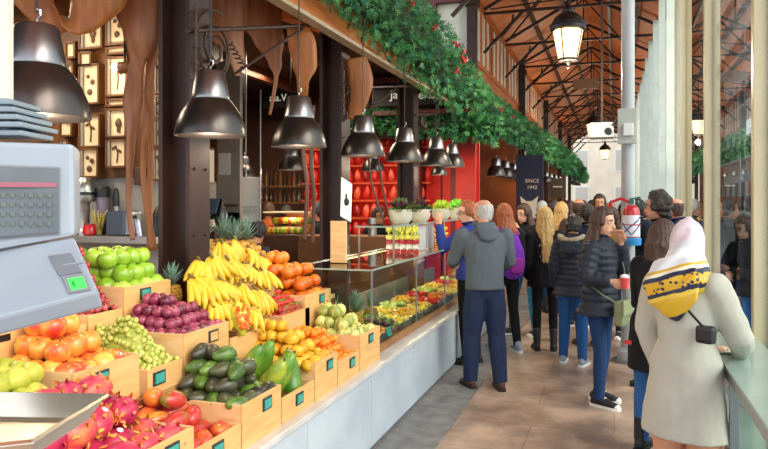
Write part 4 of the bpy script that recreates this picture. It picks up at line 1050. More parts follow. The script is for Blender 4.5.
part('housing', MB().box(q, (.30, .34, .2)), mat('box_grey', '#c5cdd0'), root, smooth=False, bevel=.01)
part('lens', MB().lathe([(.05, 0), (.04, .03), (0, .03)], 14, M=Matrix.Translation(q+V((.08, -.17, -.02)))@Matrix.Rotation(math.pi/2, 4, 'X')), M_black, root)
part('mount_arm', MB().bar(q+V((0, 0, .1)), V((q.x, q.y, 5.3)), .03), M_iron, root, smooth=False)
part('side_arm', MB().bar(q+V((.12, 0, .06)), V((cx, cy, q.z+.06)), .025), M_iron, root, smooth=False)
zb = at(628, 127, 7.45).z
root = thing('junction_box', 'flat pale junction box strapped to the round column', 'junction box', (cx, cy, zb))
part('back_plate', MB().box((cx-.01, cy-.09, zb), (.19, .05, .37)), mat('plate_grey', '#b7bab2'), root, smooth=False, bevel=.006)
part('white_unit', MB().box((cx+.0, cy-.13, zb-.04), (.1, .05, .13)), M_white, root, smooth=False, bevel=.01)
# fire extinguisher on the column
zt = at(630, 205, 7.3).z; zb_ = at(630, 244, 7.3).z; ex, ey = cx+.03, cy-.17
root = thing('fire_extinguisher', 'red fire extinguisher with white label and blue base on the column', 'fire extinguisher', (ex, ey, zb_))
M_exr = mat('extinguisher_red', '#c4202a', rough=.3, coat=.4); h = zt-zb_; 
part('cylinder', MB().lathe([(.075, .02), (.085, .05), (.085, h*.82), (.07, h*.93), (.03, h), (0, h)], 20, M=Matrix.Translation((ex, ey, zb_))), M_exr, root)
lb_ = part('label', MB().lathe([(.0865, h*.2), (.0865, h*.74)], 20, M=Matrix.Translation((ex, ey, zb_)), caps=False), mat('white_label', '#e8e8ee', rough=.4), root)
bt = MB()
for k in range(2):
    pts = []
    for t in range(9):
        a = -math.pi*.9+t*math.pi*.8/8; pts.append((ex+.089*math.cos(a), ey+.089*math.sin(a), zb_+h*(.25+.45*(t/8 if k else abs(.5-t/8)*1.3))))
    bt.tube(pts, .006, 5)
part('blue_lines', bt, mat('label_blue', '#2a3f8c'), lb_)
pts = [(ex+.089*math.cos(a), ey+.089*math.sin(a), zb_+h*.5) for a in [-math.pi*.95+t*math.pi*.9/8 for t in range(9)]]
part('red_line', MB().tube(pts, .006, 5), M_exr, lb_)
part('base_ring', MB().lathe([(.095, 0), (.1, .02), (.1, .07), (.088, .08)], 20, M=Matrix.Translation((ex, ey, zb_-.01))), mat('bright_blue', '#2f8ed0', rough=.4), root)
part('valve', MB().box((ex, ey, zt+.03), (.05, .04, .05)).bar((ex-.02, ey, zt+.06), (ex+.09, ey, zt+.08), .02).ball((ex+.06, ey, zt+.03), .02), mat('dark_green_valve', '#3b6a5c', rough=.4), root, smooth=False)
part('hose', MB().tube([(ex-.02, ey, zt+.03), (ex-.1, ey, zt+.07), (ex-.2, ey, zt+.03), (ex-.25, ey, zt-.1), (ex-.24, ey, zt-.25), (ex-.2, ey, zt-.36)], .016, 8), M_exr, root)
# ---------------------------------------------------------------- back wall of the first stall: shelf and appliances
a = wy(60, 238, .32); b = wy(158, 238, .32); zs_ = wy(110, 236, .3).z
root = thing('steel_shelf', 'long steel worktop below the lit picture boxes', 'shelf', ((a.x+b.x)/2, YW-.17, zs_))
M_ssh = mat('worktop_grey', '#a9a5a0', '#9a9691', 4, rough=.35, metal=.5)
part('shelf_board', MB().box(((a.x+b.x)/2-1, YW-.19, zs_-.03), (b.x-a.x+2, .36, .06)), M_ssh, root, smooth=False, bevel=.004)
def onshelf(px, d=.2): q = onY(px, 230, YW-d); return V((q.x, YW-d, zs_))
q = onshelf(84); T = lambda q: Matrix.Translation(q)
root = thing('coffee_grinder', 'tall chrome coffee grinder on the worktop nearest the scale', 'coffee grinder', q)
part('column_body', MB().lathe([(.07, 0), (.07, .04), (.05, .06), (.05, .28), (.06, .3)], 18, M=T(q)), M_steel, root)
part('chrome_dome', MB().lathe([(.09, .3), (.1, .33), (.1, .42), (.085, .48), (.05, .52), (0, .53)], 20, M=T(q)), M_steel, root)
part('black_band', MB().lathe([(.102, .36), (.102, .39)], 20, M=T(q), caps=False), M_black, root)
q = onshelf(90, .3); root = thing('red_jar', 'small round red jar on the worktop', 'jar', q)
part('jar_body', MB().lathe([(.045, 0), (.062, .02), (.062, .07), (.05, .09)], 16, M=T(q)), mat('red_jar_glass', '#c8222c', rough=.25), root)
part('jar_lid', MB().lathe([(.052, .088), (.052, .105), (0, .106)], 16, M=T(q)), mat('red_lid', '#a81822', rough=.4), root)
q = onshelf(99, .26); root = thing('straw_glass', 'glass full of yellow straws on the worktop', 'glass', q)
part('tumbler', MB().lathe([(.035, 0), (.045, .12)], 16, M=T(q), caps=False), glass('tumbler_glass', '#eef2f0', 1.5), root)
M_straw = mat('yellow_straw', '#d9c36a', '#b9a24e', 20)
for k in range(14):
    an = k*2.4; part('straw', MB().tube([q+V((.015*math.cos(an), .015*math.sin(an), .01)), q+V((.075*math.cos(an+.4), .06*math.sin(an+.4), .21+.02*math.sin(k)))], .0045, 5), M_straw, root)
q = onshelf(103, .1); root = thing('blender_machine', 'dark blender with a black lid behind the straws', 'blender', q)
part('motor_base', MB().lathe([(.07, 0), (.075, .1), (.055, .16)], 14, M=T(q)), M_black, root)
part('jug', MB().lathe([(.05, .16), (.065, .34)], 14, M=T(q)), mat('purple_smoke_jug', '#8a7f92', rough=.2), root)
part('lid', MB().lathe([(.07, .34), (.07, .42), (.05, .44), (0, .44)], 14, M=T(q)), M_black, root)
q = onshelf(116, .12); root = thing('hand_blender', 'upright black handled stick blender behind the toaster', 'stick blender', q)
part('shaft', MB().lathe([(.02, 0), (.02, .3)], 10, M=T(q)), M_steel, root); part('handle', MB().lathe([(.028, .26), (.03, .36), (.018, .42), (0, .43)], 12, M=T(q)), M_black, root)
q = onshelf(123, .22); root = thing('toaster', 'blue grey toaster with steel side on the worktop', 'toaster', q)
part('toaster_body', MB().box(q+V((-.02, 0, .11)), (.21, .16, .22)), mat('blue_grey_metal', '#56606c', rough=.35, metal=.5), root, smooth=False, bevel=.02)
part('steel_side', MB().box(q+V((.11, 0, .11)), (.06, .155, .2)), M_steel, root, smooth=False, bevel=.01); part('lever', MB().ball(q+V((.15, -.02, .17)), .015), M_black, root)
q = onshelf(140, .32); root = thing('steel_flask', 'small slanted steel flask on the worktop edge next to the straps', 'flask', q)
part('flask_body', MB().lathe([(.03, 0), (.034, .12), (.028, .15), (0, .155)], 14, M=T(q)@Matrix.Rotation(-.2, 4, 'Y')), mat('lilac_steel', '#a5a2b8', rough=.3, metal=.7), root); part('flask_band', MB().lathe([(.0345, .03), (.0345, .05)], 14, M=T(q)@Matrix.Rotation(-.2, 4, 'Y'), caps=False), M_steel, root)
q = wy(153, 178, .05); single('dark_kettle', MB().lathe([(.09, 0), (.1, .08), (.06, .2), (.03, .26), (0, .26)], 14, M=T(V((wy(160, 200, .2).x, YW-.2, zs_)))), M_black, 'dark kettle shape next to the pillar on the worktop', 'kettle')
single('wall_outlet', MB().box(wy(141, 176, .03), (.12, .06, .16)), mat('brown_box', '#4a3020'), 'small dark box on the wall under the picture boxes', 'wall box', smooth=False, bevel=.01)
# spotlight
q = wy(117, 68, .38)
root = thing('spotlight', 'lit brown ceiling spotlight aimed at the picture boxes', 'spotlight', q)
M_sp = mat('spot_emit', '#fff4d8', emit='#ffe9b8', estr=12)
part('spot_head', MB().lathe([(.05, 0), (.055, .1), (.03, .14), (0, .14)], 14, M=T(q+V((.02, 0, 0)))@Matrix.Rotation(math.pi/2, 4, 'Y')), mat('spot_brown', '#8a5a2a', rough=.4), root)
part('spot_lens', MB().ball(q+V((.01, -.02, 0)), .042), M_sp, root); part('spot_stem', MB().tube([q+V((.08, 0, .04)), q+V((.08, 0, .9))], .01, 6), M_black, root)
lamp_later.append((q+V((-.12, -.05, 0)), 8))

# ---------------------------------------------------------------- between the first two pillars
YB = 6.9
def by(px, py, Y=YB): return onY(px, py, Y)
def panel(name, x0, y0, x1, y1, Y, th, m, root=None, label=None, cat=None, bev=.004, **k):
    a = onY(x0, y1, Y); b = onY(x1, y0, Y); mb = MB().box(((a.x+b.x)/2, Y+th/2, (a.z+b.z)/2), (b.x-a.x, th, b.z-a.z))
    if root: return part(name, mb, m, root, smooth=False, bevel=bev, label=label)
    return single(name, mb, m, label, cat, smooth=False, bevel=bev, **k)
M_fr = mat('taupe_fridge_steel', '#a2968c', '#94887e', 3, rough=.4, metal=.2)
a = by(190, 240)
root = thing('steel_cold_cabinet', 'tall taupe steel cold cabinet right of the near pillar', 'cabinet', (by(222, 240).x, YB, 0))
def fl(x0, y0, x1, m, name, Y=YB, th=.4, ybot=None, **k):
    a = onY(x0, 200, Y); b = onY(x1, y0, Y); zb = 0 if ybot is None else onY(x0, ybot, Y).z
    return part(name, MB().box(((a.x+b.x)/2, Y+th/2, (zb+b.z)/2), (b.x-a.x, th, b.z-zb)), m, root, smooth=False, bevel=.006, **k)
fl(188, -20, 204, M_fr, 'side_panel'); fl(204, 212, 240, M_fr, 'lower_door', th=.06); fl(216, 60, 240, M_fr, 'upper_door', th=.06)
fl(204, 150, 216, mat('warm_window', '#e9dfcc', '#c9b08c', 8, emit='#ffe6c0', estr=.3), 'glass_slot', Y=YB+.05, th=.3, ybot=182)
fl(214, 140, 217, M_lat, 'brown_trim', Y=YB-.01, th=.05, ybot=182)
panel('door_handle', 204, 204, 238, 206.5, YB-.03, .03, mat('dark_gap', '#4d443d'), root)
fl(203, 60, 217, M_lat, 'brown_upper_panel', Y=YB+.02, th=.3, ybot=148)
panel('paper_notice', 218.5, 153, 230, 175, YB-.012, .01, mat('pale_paper', '#d6d0c8'), label='pale grey blank notice taped to the steel cold cabinet', cat='notice')
q = onY(212, 214, 6.3)
root = thing('cash_register', 'black sloping touch screen till in front of the steel cabinet', 'cash register', q)
mb = MB().hexa([q+V(v) for v in ((-.16, -.1, -.12), (.14, -.1, -.12), (.14, .15, -.12), (-.16, .15, -.12), (-.16, -.08, -.02), (.14, -.08, -.02), (.04, .13, .16), (-.16, .13, .16))])
part('till_body', mb, M_black, root, smooth=False, bevel=.01)
part('screen', MB().hexa([q+V(v) for v in ((-.14, -.085, 0), (.10, -.085, 0), (.03, .10, .15), (-.14, .10, .15), (-.14, -.095, .01), (.10, -.095, .01), (.03, .09, .16), (-.14, .09, .16))]), mat('till_screen', '#4c5a6c', rough=.15), root, smooth=False)
single('till_stand', MB().box(q+V((0, -.04, -.12-(q.z-.12)/2+.0)), (.46, .56, q.z-.12)), M_dark, 'dark counter block under the till', 'counter', smooth=False, bevel=.01)
for k, (dx, c) in enumerate(((-.1, '#c9643a'), (-.02, '#dcc3a8'), (.06, '#b94a3c'), (.12, '#e0b890'))):
    single('paper_bag', MB().hexa([q+V((dx+a, -.2+b, e)) for a, b, e in ((-.03, -.03, -.12), (.03, -.03, -.12), (.03, .03, -.12), (-.03, .03, -.12), (-.025, -.01, -.05), (.025, -.01, -.05), (.025, .01, -.05), (-.025, .01, -.05))]), mat('bag%d' % k, c), ['small orange packet nearest the till edge', 'small beige packet by the till', 'small red packet by the till', 'small tan packet by the till'][k], 'packet', smooth=False)
# menu board
root = thing('menu_board', 'pale blue menu board with faint handwriting on a steel rail', 'sign board', by(250, 200, 7.6))
panel('board', 240, 177, 260, 222, 7.6, .03, mat('pale_blue_board', '#e6ecf0', '#dbe3e8', 3), root)
qb = onY(249, 207, 7.59)
sc = MB(); r_ = random.Random(4)
for j in range(2):
    pts = [qb+V((-.11+.02*k, -.005, -.05*j+.018*math.sin(k*1.9+j))) for k in range(12)]; sc.tube(pts, .0035, 4)
part('handwriting', sc, mat('grey_ink', '#7b858b'), root)
part('rail_pole', MB().tube([onY(260.5, 90, 7.58), onY(260.5, 222, 7.58)], .01, 6), M_steel, root)
part('ceiling_pole', MB().tube([onY(246, 40, 7.62), onY(246, 178, 7.62)], .008, 6), M_steel, root)
# inner market backdrop
M_inner_d = mat('dim_market_brown', '#3a2016', '#4f2a1a', 2, rough=.8)
a = onY(190, 100, 12.6); b = onY(480, 100, 10.9)
single_ = struct('wall_interior', MB().box((-5.6, 11.05, 1.7), (6.6, .12, 3.4)), M_inner_d)
# red food stall along the cross aisle
YR = 10.4
M_rs = mat('glowing_red_panel', '#d0231a', '#b81a14', 3, rough=.5, emit='#ff2a18', estr=.12)  # red glow put into the panel material, though it is no lamp
M_ro = mat('red_orange_shelf', '#cf4a22', rough=.5)
root = thing('red_shelving', 'tall bright red display shelving of the ham stall', 'shelving', (onY(400, 200, YR).x, YR, 0))
a = onY(296, 200, YR).x; b = onY(474, 200, YR).x
z1 = onY(400, 138, YR).z
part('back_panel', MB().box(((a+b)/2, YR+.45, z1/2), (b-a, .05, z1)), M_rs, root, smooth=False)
zsh = [.9+.28*k for k in range(7)]
for z in zsh: part('shelf', MB().box(((a+b)/2-.35, YR+.3, z-.02), (b-a-.75, .3, .03)), M_ro, root, smooth=False)
part('door_panel', MB().box((onY(463, 200, YR).x, YR+.1, z1/2), (.36, .06, z1)), mat('red_door', '#c22418', '#a81b12', 2, rough=.45), root, smooth=False, bevel=.01)
for px in (341, 417, 452): part('upright', MB().box((onY(px, 200, YR).x, YR+.25, z1/2), (.07, .4, z1)), M_red, root, smooth=False)
part('top_board', MB().box(((a+b)/2, YR+.25, z1+.04), (b-a, .5, .1)), M_red, root, smooth=False)
M_ham = [mat('red_pack_a', '#e03426', '#c9241a', 12, rough=.4), mat('red_pack_b', '#f0603a', '#d9452a', 12, rough=.4), mat('red_pack_c', '#a81818', '#8c1210', 12, rough=.4), mat('amber_pack', '#f09a3c', '#e07c28', 12, rough=.4)]
packs = []
for m in range(4):
    mb = MB().lathe([(.02, -.11), (.05, -.08), (.06, -.02), (.045, .04), (.02, .09), (.012, .11)], 9); me = mb.mesh('ham_pack', M_ham[m]); packs.append(me)
n = 0; r_ = random.Random(8)
for z in zsh:
    x = a+.1
    while x < b-.75:
        if n < 150:
            o = link('packaged_ham', packs[r_.choice((0, 0, 1, 2, 0, 0, 2))], None, (x, YR+.22, z+.11), (0, r_.uniform(-.2, .2), r_.random()*3), r_.uniform(.85, 1.1))
            tag(o, 'small red wrapped ham piece on the bright red shelving', 'ham', 'hams on the red shelving'); n += 1
        x += r_.uniform(.125, .17)
# hanging rows of hams under shelves at the far left of the shelving
M_rk = mat('dark_stall_black', '#140d0c', rough=.6)
# shop sign with white letters
root = thing('shop_sign', 'dark shop sign with pale lettering above the red shelving', 'sign', onY(430, 95, 10.0))
panel('sign_board', 372, 84, 476, 107, 10.0, .06, M_rk, root)
panel('red_band_top', 372, 72, 476, 84, 10.02, .06, M_red, root); panel('red_band_low', 372, 107, 476, 116, 10.02, .06, M_red, root)
M_let = mat('pale_lettering', '#e0dcd0', emit='#e8e0d0', estr=.25)
def sign_text(s, px, py, Y, sizepx, root, m=M_let, rot=0):
    q = onY(px, py, Y); zc = (q.x*-ST+q.y*CT); return text('lettering', s, sizepx*zc/F, q, (math.pi/2, 0, rot), m, root, .004)
sign_text('Ja', 394, 95, 9.97, 12, root); sign_text('ería', 427, 95, 9.97, 12, root); sign_text('A', 449, 94, 9.97, 12, root)
root = thing('shop_sign', 'dim dark sign with pale letters behind the leather drapes', 'sign', onY(272, 98, 10.3))
panel('sign_board', 262, 86, 300, 108, 10.3, .05, M_rk, root)
sign_text('ala.V', 278, 98, 10.27, 10, root)
panel('pale_stall_window', 330, 40, 345, 60, 10.5, .05, M_rk, label='dark shutter above the inner sign', cat='shutter')
# blue banner with cat ears
YBn = 14.6
root = thing('blue_banner', 'dark blue hanging banner with pale lettering and a cat ear shape', 'banner', onY(529, 180, YBn))
panel('banner_cloth', 516, 155, 543, 262, YBn, .04, mat('navy_cloth', '#1d2240', '#171b36', 3, rough=.6), root)
M_bl = mat('banner_cream', '#d9cdb6')
sign_text('SINCE', 532, 181, YBn-.03, 5.2, root, M_bl); sign_text('1942', 532, 187.5, YBn-.03, 5.2, root, M_bl)
sign_text('GATO', 532, 174, YBn-.03, 4.0, root, M_bl) if False else None
q = onY(529, 205, YBn-.03); k_ = 14.0/F*1.0
cat = MB().prism([q+V((x*k_, 0, z*k_)) for x, z in ((-7, -14), (7, -14), (8, 3), (9, 9), (3, 4), (-3, 4), (-9, 9), (-8, 3))], V((0, .02, 0)))
part('ear_shape', cat, M_bl, root, smooth=False)
root = thing('dark_sign_board', 'dark brown shop board far along the stall fronts', 'sign', onY(557, 187, 24))
panel('board', 549, 178, 566, 198, 24, .05, mat('board_brown', '#4a3a30'), root); panel('board_lines', 553, 186, 562, 187.4, 23.94, .03, M_bl, root)
# further stalls of the arcade: timber counters and orange backs, glow put into the first side wall
M_warmwall = mat('warm_timber_wall', '#b5602c', '#8a431c', 2, rough=.6)
for i in range(5):
    y0 = 11.9+i*6.45
    root = thing('market_stall', 'timber fronted market stall behind the crowd, %s beyond the cross aisle' % ORD[i], 'stall', (-2.7, y0+3, 0), group='stalls beyond the cross aisle')
    part('counter', MB().box((-2.75, y0+3, .55), (.7, 5.4, 1.1)), mat('stall_counter_brown', '#5c3a26', '#4a2c1b', 2), root, smooth=False, bevel=.01)
    part('back_wall', MB().box((-4.4, y0+3, 1.75), (.1, 5.9, 3.5)), M_warmwall, root, smooth=False)
    part('side_wall', MB().box((-3.4, y0+.1, 1.75), (2.0, .1, 3.5)), M_warmwall if i else mat('orange_side_glow', '#d4541c', '#bf4413', 2, emit='#ff5a1c', estr=.15), root, smooth=False)
    part('roof_board', MB().box((-3.3, y0+3, 3.45), (2.3, 6.2, .08)), M_dark, root, smooth=False)
    part('shelf', MB().box((-4.2, y0+3, 1.6), (.3, 5.4, .04)), M_orange, root, smooth=False)
# ---------------------------------------------------------------- glass display case
XCs = -1.665; YC0 = 4.78; YC1 = 9.2; ZC = 1.205; XB = -2.32
M_cg = glass('case_glass', '#f4faf6', 1.1)
M_edge = mat('bright_glass_edge', '#9fb0a4', '#8fa297', 9, rough=.2)
root = thing('glass_display_case', 'long glass display case of cut fruit standing on the counter', 'display case', ((XCs+XB)/2, (YC0+YC1)/2, .567))
part('case_floor', MB().box(((XCs+XB)/2, (YC0+YC1)/2, .60), (XCs-XB, YC1-YC0, .06)), mat('case_floor_wood', '#a87038', '#8f5c2c', 3, rough=.35), root, smooth=False, bevel=.004)
jx = [YC0, YC0+1.2, YC0+2.3, YC0+3.1, YC1]
for a, b in zip(jx[:-1], jx[1:]):
    part('front_glass', MB().box((XCs, (a+b)/2, (ZC+.63)/2), (.008, b-a-.01, ZC-.63)), M_cg, root, smooth=False)
    part('top_glass', MB().box(((XCs+XB)/2, (a+b)/2, ZC), (XCs-XB, b-a-.01, .010)), M_cg, root, smooth=False)
part('end_glass', MB().box(((XCs+XB)/2, YC0, (ZC+.63)/2), (XCs-XB, .008, ZC-.63)), M_cg, root, smooth=False)
part('glass_edges', MB().box((XCs, (YC0+YC1)/2, ZC), (.012, YC1-YC0, .012)).box(((XCs+XB)/2, YC0, ZC), (XCs-XB, .012, .012)).box((XB, (YC0+YC1)/2, ZC), (.012, YC1-YC0, .012)), M_edge, root, smooth=False)
for y in jx: part('corner_post', MB().box((XCs+.002, y, (ZC+.63)/2), (.012, .012, ZC-.63)), M_greyal, root, smooth=False)
part('back_rail', MB().box((XB, (YC0+YC1)/2, .72), (.03, YC1-YC0, .2)), M_greyal, root, smooth=False)
part('inner_shelf', MB().box((XB+.1, (YC0+YC1)/2+.3, 1.0), (.2, YC1-YC0-.8, .01)), M_cg, root, smooth=False)
M_led = mat('case_light_strip', '#fff0d0', emit='#ffdfa0', estr=2)
part('light_strip', MB().box((XB+.02, (YC0+YC1)/2+.5, ZC-.02), (.02, YC1-YC0-1.2, .012)), M_led, root, smooth=False)
for y in (5.9, 6.6, 7.4, 8.1, 8.8): lamp_later.append((V((XB+.2, y, ZC-.08)), 3.5))
# trays with cut fruit
cols = [('orange', '#f28a1e', '#ffae4a'), ('yellow', '#f6c92a', '#fbe06a'), ('red', '#d92a1c', '#f0503c'), ('pale green', '#c3cf5a', '#dbe38a'), ('golden', '#e8a21e', '#f6c448')]
def tray(x, y, w, d, z, ci, label):
    nm, c1, c2 = cols[ci]; root = thing('fruit_tray', label, 'tray', (x, y, z), group='trays in the glass case')
    part('tray_dish', MB().box((x, y, z+.012), (d, w, .008)).box((x+d/2, y, z+.03), (.006, w, .045)).box((x-d/2, y, z+.03), (.006, w, .045)).box((x, y-w/2, z+.03), (d, .006, .045)).box((x, y+w/2, z+.03), (d, .006, .045)), M_steel, root, smooth=False)
    mb = MB(); r_ = random.Random(int(y*100)+ci)
    for k in range(70):
        u, v = r_.uniform(-.45, .45), r_.uniform(-.45, .45)
        mb.box((x+u*d, y+v*w, z+.04+r_.uniform(0, .05)*(1-abs(v))), (.035, .03, .022), 0, rot=(r_.uniform(-.6, .6), r_.uniform(-.6, .6), r_.uniform(0, 3)))
    o = single('cut_fruit_pieces', mb, mat('cut_fruit_'+nm, c1, c2, 20, rough=.3), 'heap of %s cut fruit pieces, %s' % (nm, label.split(', ')[-1]), 'cut fruit', smooth=False); o['kind'] = 'stuff'
ti = 0; spots = []
for y, cc in ((5.12, 0), (5.75, 1), (6.15, 4), (6.55, 1), (6.95, 2), (7.35, 0), (7.75, 1), (8.15, 4), (8.55, 0), (8.95, 1)):
    spots.append((XCs-.14, y, cc)); spots.append((XCs-.40, y, (cc+2) % 5))
for k, (x, y, cc) in enumerate(spots):
    if 5.3 < y < 5.6: continue
    tray(x, y, .33, .22, .63, cc, 'steel tray of %s fruit in the glass case, %s in its %s row' % (cols[cc][0], ORD[k//2], 'front' if k % 2 == 0 else 'back'))
# dark pile (mangosteens / small melons) and little pineapples in the case
template('mgs', 'mangosteen', bumpy_sphere(.032, 10, 8, lambda n: 1-.08*abs(n.z)), fmat('mangosteen_skin', [(.3, '#4a1f22'), (.6, '#6b3a2a'), (.8, '#8a6a3a')], 20, .45), [('calyx', MB().lathe([(.018, .024), (.014, .031), (0, .033)], 6), M_leafg)])
r_ = random.Random(2)
for k in range(26):
    i, j, l = k % 4, (k//4) % 4, k//16
    place('mgs', (XCs-.06-i*.06-.03*l, 5.36+j*.066+.03*l, .66+.05*l+.01*i), (r_.uniform(-.4, .4), r_.uniform(-.4, .4), 0), 1, 'round brown mangosteen piled at the front of the glass case', 'mangosteen', 'mangosteens in the glass case')
for k, (x, y) in enumerate(((XCs-.33, 5.35), (XCs-.42, 5.55), (XCs-.3, 5.62), (XCs-.44, 5.2))): pineapple((x, y, .64), ['small pineapple nearest the case end in the glass case', 'small pineapple at the back of the glass case', 'small pineapple over the mangosteens in the glass case', 'small pineapple in the case corner'][k], .95)
ct = crate(1, 377, 396, .70, 'small birch crate of orange kumquats inside the glass case', .3, y0=4.86, y1=5.22, depth=.22, zb=.63) if False else None
single('small_price_card', MB().box((XCs-.02, 5.25, .68), (.006, .11, .07), 0, rot=(0, -.3, 0)), M_teal, 'small teal price card standing inside the glass case', 'price card', smooth=False)
# wooden back panel standing at the case end
p0 = onX(331, 222, -2.2); p1 = onX(346.5, 222, -2.2)
a = onY(331, 265, 5.2); b = onY(346.5, 221, 5.2)
single('board_foot', MB().box(((a.x+b.x)/2, 5.22, .89), (.14, .06, .64)), M_dark, 'dark post carrying the upright wooden board', 'post', smooth=False)
single('wooden_board', MB().box(((a.x+b.x)/2, 5.2, (b.z+1.215)/2), (b.x-a.x, .03, b.z-1.215)), M_wood2, 'upright pale wooden board at the end of the glass case', 'board', smooth=False, bevel=.004)
# upper glass shelf with lettuce pots
ZS = 1.485
root = thing('upper_glass_shelf', 'raised glass shelf on slim posts above the display case', 'shelf', (-2.0, 6.6, ZC))
ys0, ys1 = 5.75, 9.15
part('shelf_glass', MB().box((-1.98, (ys0+ys1)/2, ZS), (.36, ys1-ys0, .012)), M_cg, root, smooth=False)
part('shelf_edge', MB().box((-1.80, (ys0+ys1)/2, ZS), (.010, ys1-ys0, .014)).box((-1.98, ys0, ZS), (.36, .01, .014)), M_edge, root, smooth=False)
for y in (ys0+.06, 7.0, ys1-.06):
    for x in (-2.14, -1.82): part('shelf_post', MB().box((x, y, (ZS+ZC)/2), (.014, .014, ZS-ZC)), M_steel, root, smooth=False)
M_pot = mat('white_bowl_pot', '#e4ddd0', '#d6cebf', 6, rough=.4)
def lettuce(x, y, z, kind, label, s=1.0):
    root = thing('lettuce_bowl', label, 'potted lettuce', (x, y, z), group='lettuce bowls on the glass shelf'); root.scale = (s, s, s)
    part('bowl', MB().lathe([(.06, 0), (.085, .03), (.1, .1), (.102, .11), (.095, .11), (.08, .04), (0, .03)], 20), M_pot, root, local=True)
    mt = {'dark': [mat('lollo_dark', '#4a2430', '#5a3038', 20), mat('lollo_green', '#4c6b34', '#5c7a3c', 20)], 'green': [mat('bright_lettuce', '#5fae2f', '#8acb45', 20), mat('light_lettuce', '#9ed45a', '#b6e070', 20)], 'lime': [mat('lime_lettuce', '#b6d23a', '#cfe25a', 20), mat('light_lettuce2', '#d3e468', '#e2ee8a', 20)]}[kind]
    mb = MB(); r_ = random.Random(int(y*50))
    for k in range(46):
        a = k*2.4; t = k/46; out = (1-t); base = V((.04*out*math.cos(a), .04*out*math.sin(a), .09)); d = V((math.cos(a)*out*1.2, math.sin(a)*out*1.2, .4+t)).normalized(); l = .06+.05*r_.random(); sd = d.cross(V((0, 0, 1))).normalized() if abs(d.z) < .98 else V((1, 0, 0))
        n_ = 5; vs = []
        for i in range(4):
            ww = (.012, .035, .045, .03)[i]
            for j in range(n_):
                u = j/(n_-1)*2-1; vs.append(base+d*l*i/3+sd*u*ww+V((0, 0, .012*math.cos(j*math.pi)*(i/3)+(-.02 if i == 3 else 0)*out)))
        mb.add(vs, [(i*n_+j, i*n_+j+1, (i+1)*n_+j+1, (i+1)*n_+j) for i in range(3) for j in range(n_-1)], 0 if r_.random() < .6 else 1)
    part('leaves', mb, mt, root, local=True, smooth=False)
for k, (px, kind, lb, s) in enumerate(((401, 'dark', 'white bowl of dark red lettuce, the nearest on the glass shelf', 1.25), (420, 'dark', 'white bowl of dark lettuce with bright leaves, second on the glass shelf', 1.2), (428, 'green', 'white bowl of fresh green lettuce, third on the glass shelf', 1.1), (441, 'lime', 'white bowl of lime yellow lettuce next to the raised hand', 1.2), (457, 'green', 'white bowl of bright green lettuce farthest along the glass shelf', 1.25))):
    p = onX(px, 222, -1.96); lettuce(-1.96 if k != 2 else -2.06, p.y, ZS+.006, kind, lb, s)
# fruit cups
M_cup = glass('clear_cup', '#fafcfb', 1.0)
def cup(x, y, z, label, group, s=1.0, kinds=('#c2222c', '#f4efe2', '#c2222c', '#e8dc5a', '#9bbf4a')):
    root = thing('fruit_cup', label, 'cup', (x, y, z), group=group); root.scale = s if isinstance(s, tuple) else (s, s, s)
    link('plastic_cup', MB().lathe([(.031, 0), (.033, .004), (.046, .125)], 14, caps=False).mesh('plastic_cup', M_cup), root, local=True)
    mb = MB(); r_ = random.Random(int(x*1000+y*100)); hs = [0, .03, .06, .09, .125]
    mats_ = [mat('cupfruit'+c[1:], c, rough=.35) for c in kinds]
    for l in range(4):
        for k in range(9):
            a = k*2.4; q = .024*(1+.35*l/3)*(k/9)**.4; mb.ball((q*math.cos(a), q*math.sin(a), hs[l]+.014+r_.uniform(-.004, .004)), (.012, .012, .011), 6, 4, l)
    for k in range(8):
        a = k*2.4; q = .03*(k/8)**.5; mb.ball((q*math.cos(a), q*math.sin(a), .135+r_.uniform(0, .03)), (.014, .012, .016), 6, 4, 3 if k % 3 else 4)
    root2 = link('layered_fruit', mb.mesh('layered_fruit', mats_), root, local=True)
n = 0
for r in range(2):
    for k in range(5):
        px = 389+k*6.6; q = onZ(px, 254.5-r*2.4, ZC+.006)
        cup(q.x, q.y+.0, ZC+.007, 'strawberry and melon fruit cup on the case, %s row, %s from left' % (('front', 'back')[r], ORD[k]), 'fruit cups on the display case', (.95, .95, 1.5))
for k in range(7):
    y = 7.0+k*.18; cup(-1.9-(k % 2)*.12, y, ZC+.007, 'yellow fruit cup on the far case top, %s from the near end' % ORD[k], 'fruit cups farther on the case', 1.1, ('#f0a21e', '#f6d84a', '#e8641e', '#f4e060', '#8fc04a'))
# white plastic board leaning
q0 = onZ(415, 252, ZC+.01); q1 = onZ(434, 247, ZC+.01)
d = V((0, 0, .25))
single('white_acrylic_board', MB().prism([q0, q1, q1+d, q0+d], V((-.006, .004, 0))), mat('grey_white_acrylic', '#d3cfce', rough=.3), 'grey white plastic board standing behind the fruit cups', 'board', smooth=False)
# steel canister + counter of second row
q = onY(371, 236, 8.0)
single('back_worktop', MB().box((q.x-.2, 8.2, q.z/2-.0), (1.5, .5, q.z-.01)), mat('brown_worktop', '#7a5030', '#664226', 3), 'beige worktop behind the glass case where the vendor stands', 'worktop', smooth=False, bevel=.01)
root = thing('steel_canister', 'steel canister standing on the beige worktop', 'canister', (q.x, 8.05, q.z))
part('can_body', MB().lathe([(.055, 0), (.055, .2)], 16, M=T(V((q.x, 8.05, q.z)))), M_steel, root); part('can_lid', MB().lathe([(.058, .2), (.058, .215), (0, .22)], 16, M=T(V((q.x, 8.05, q.z)))), M_steel, root)
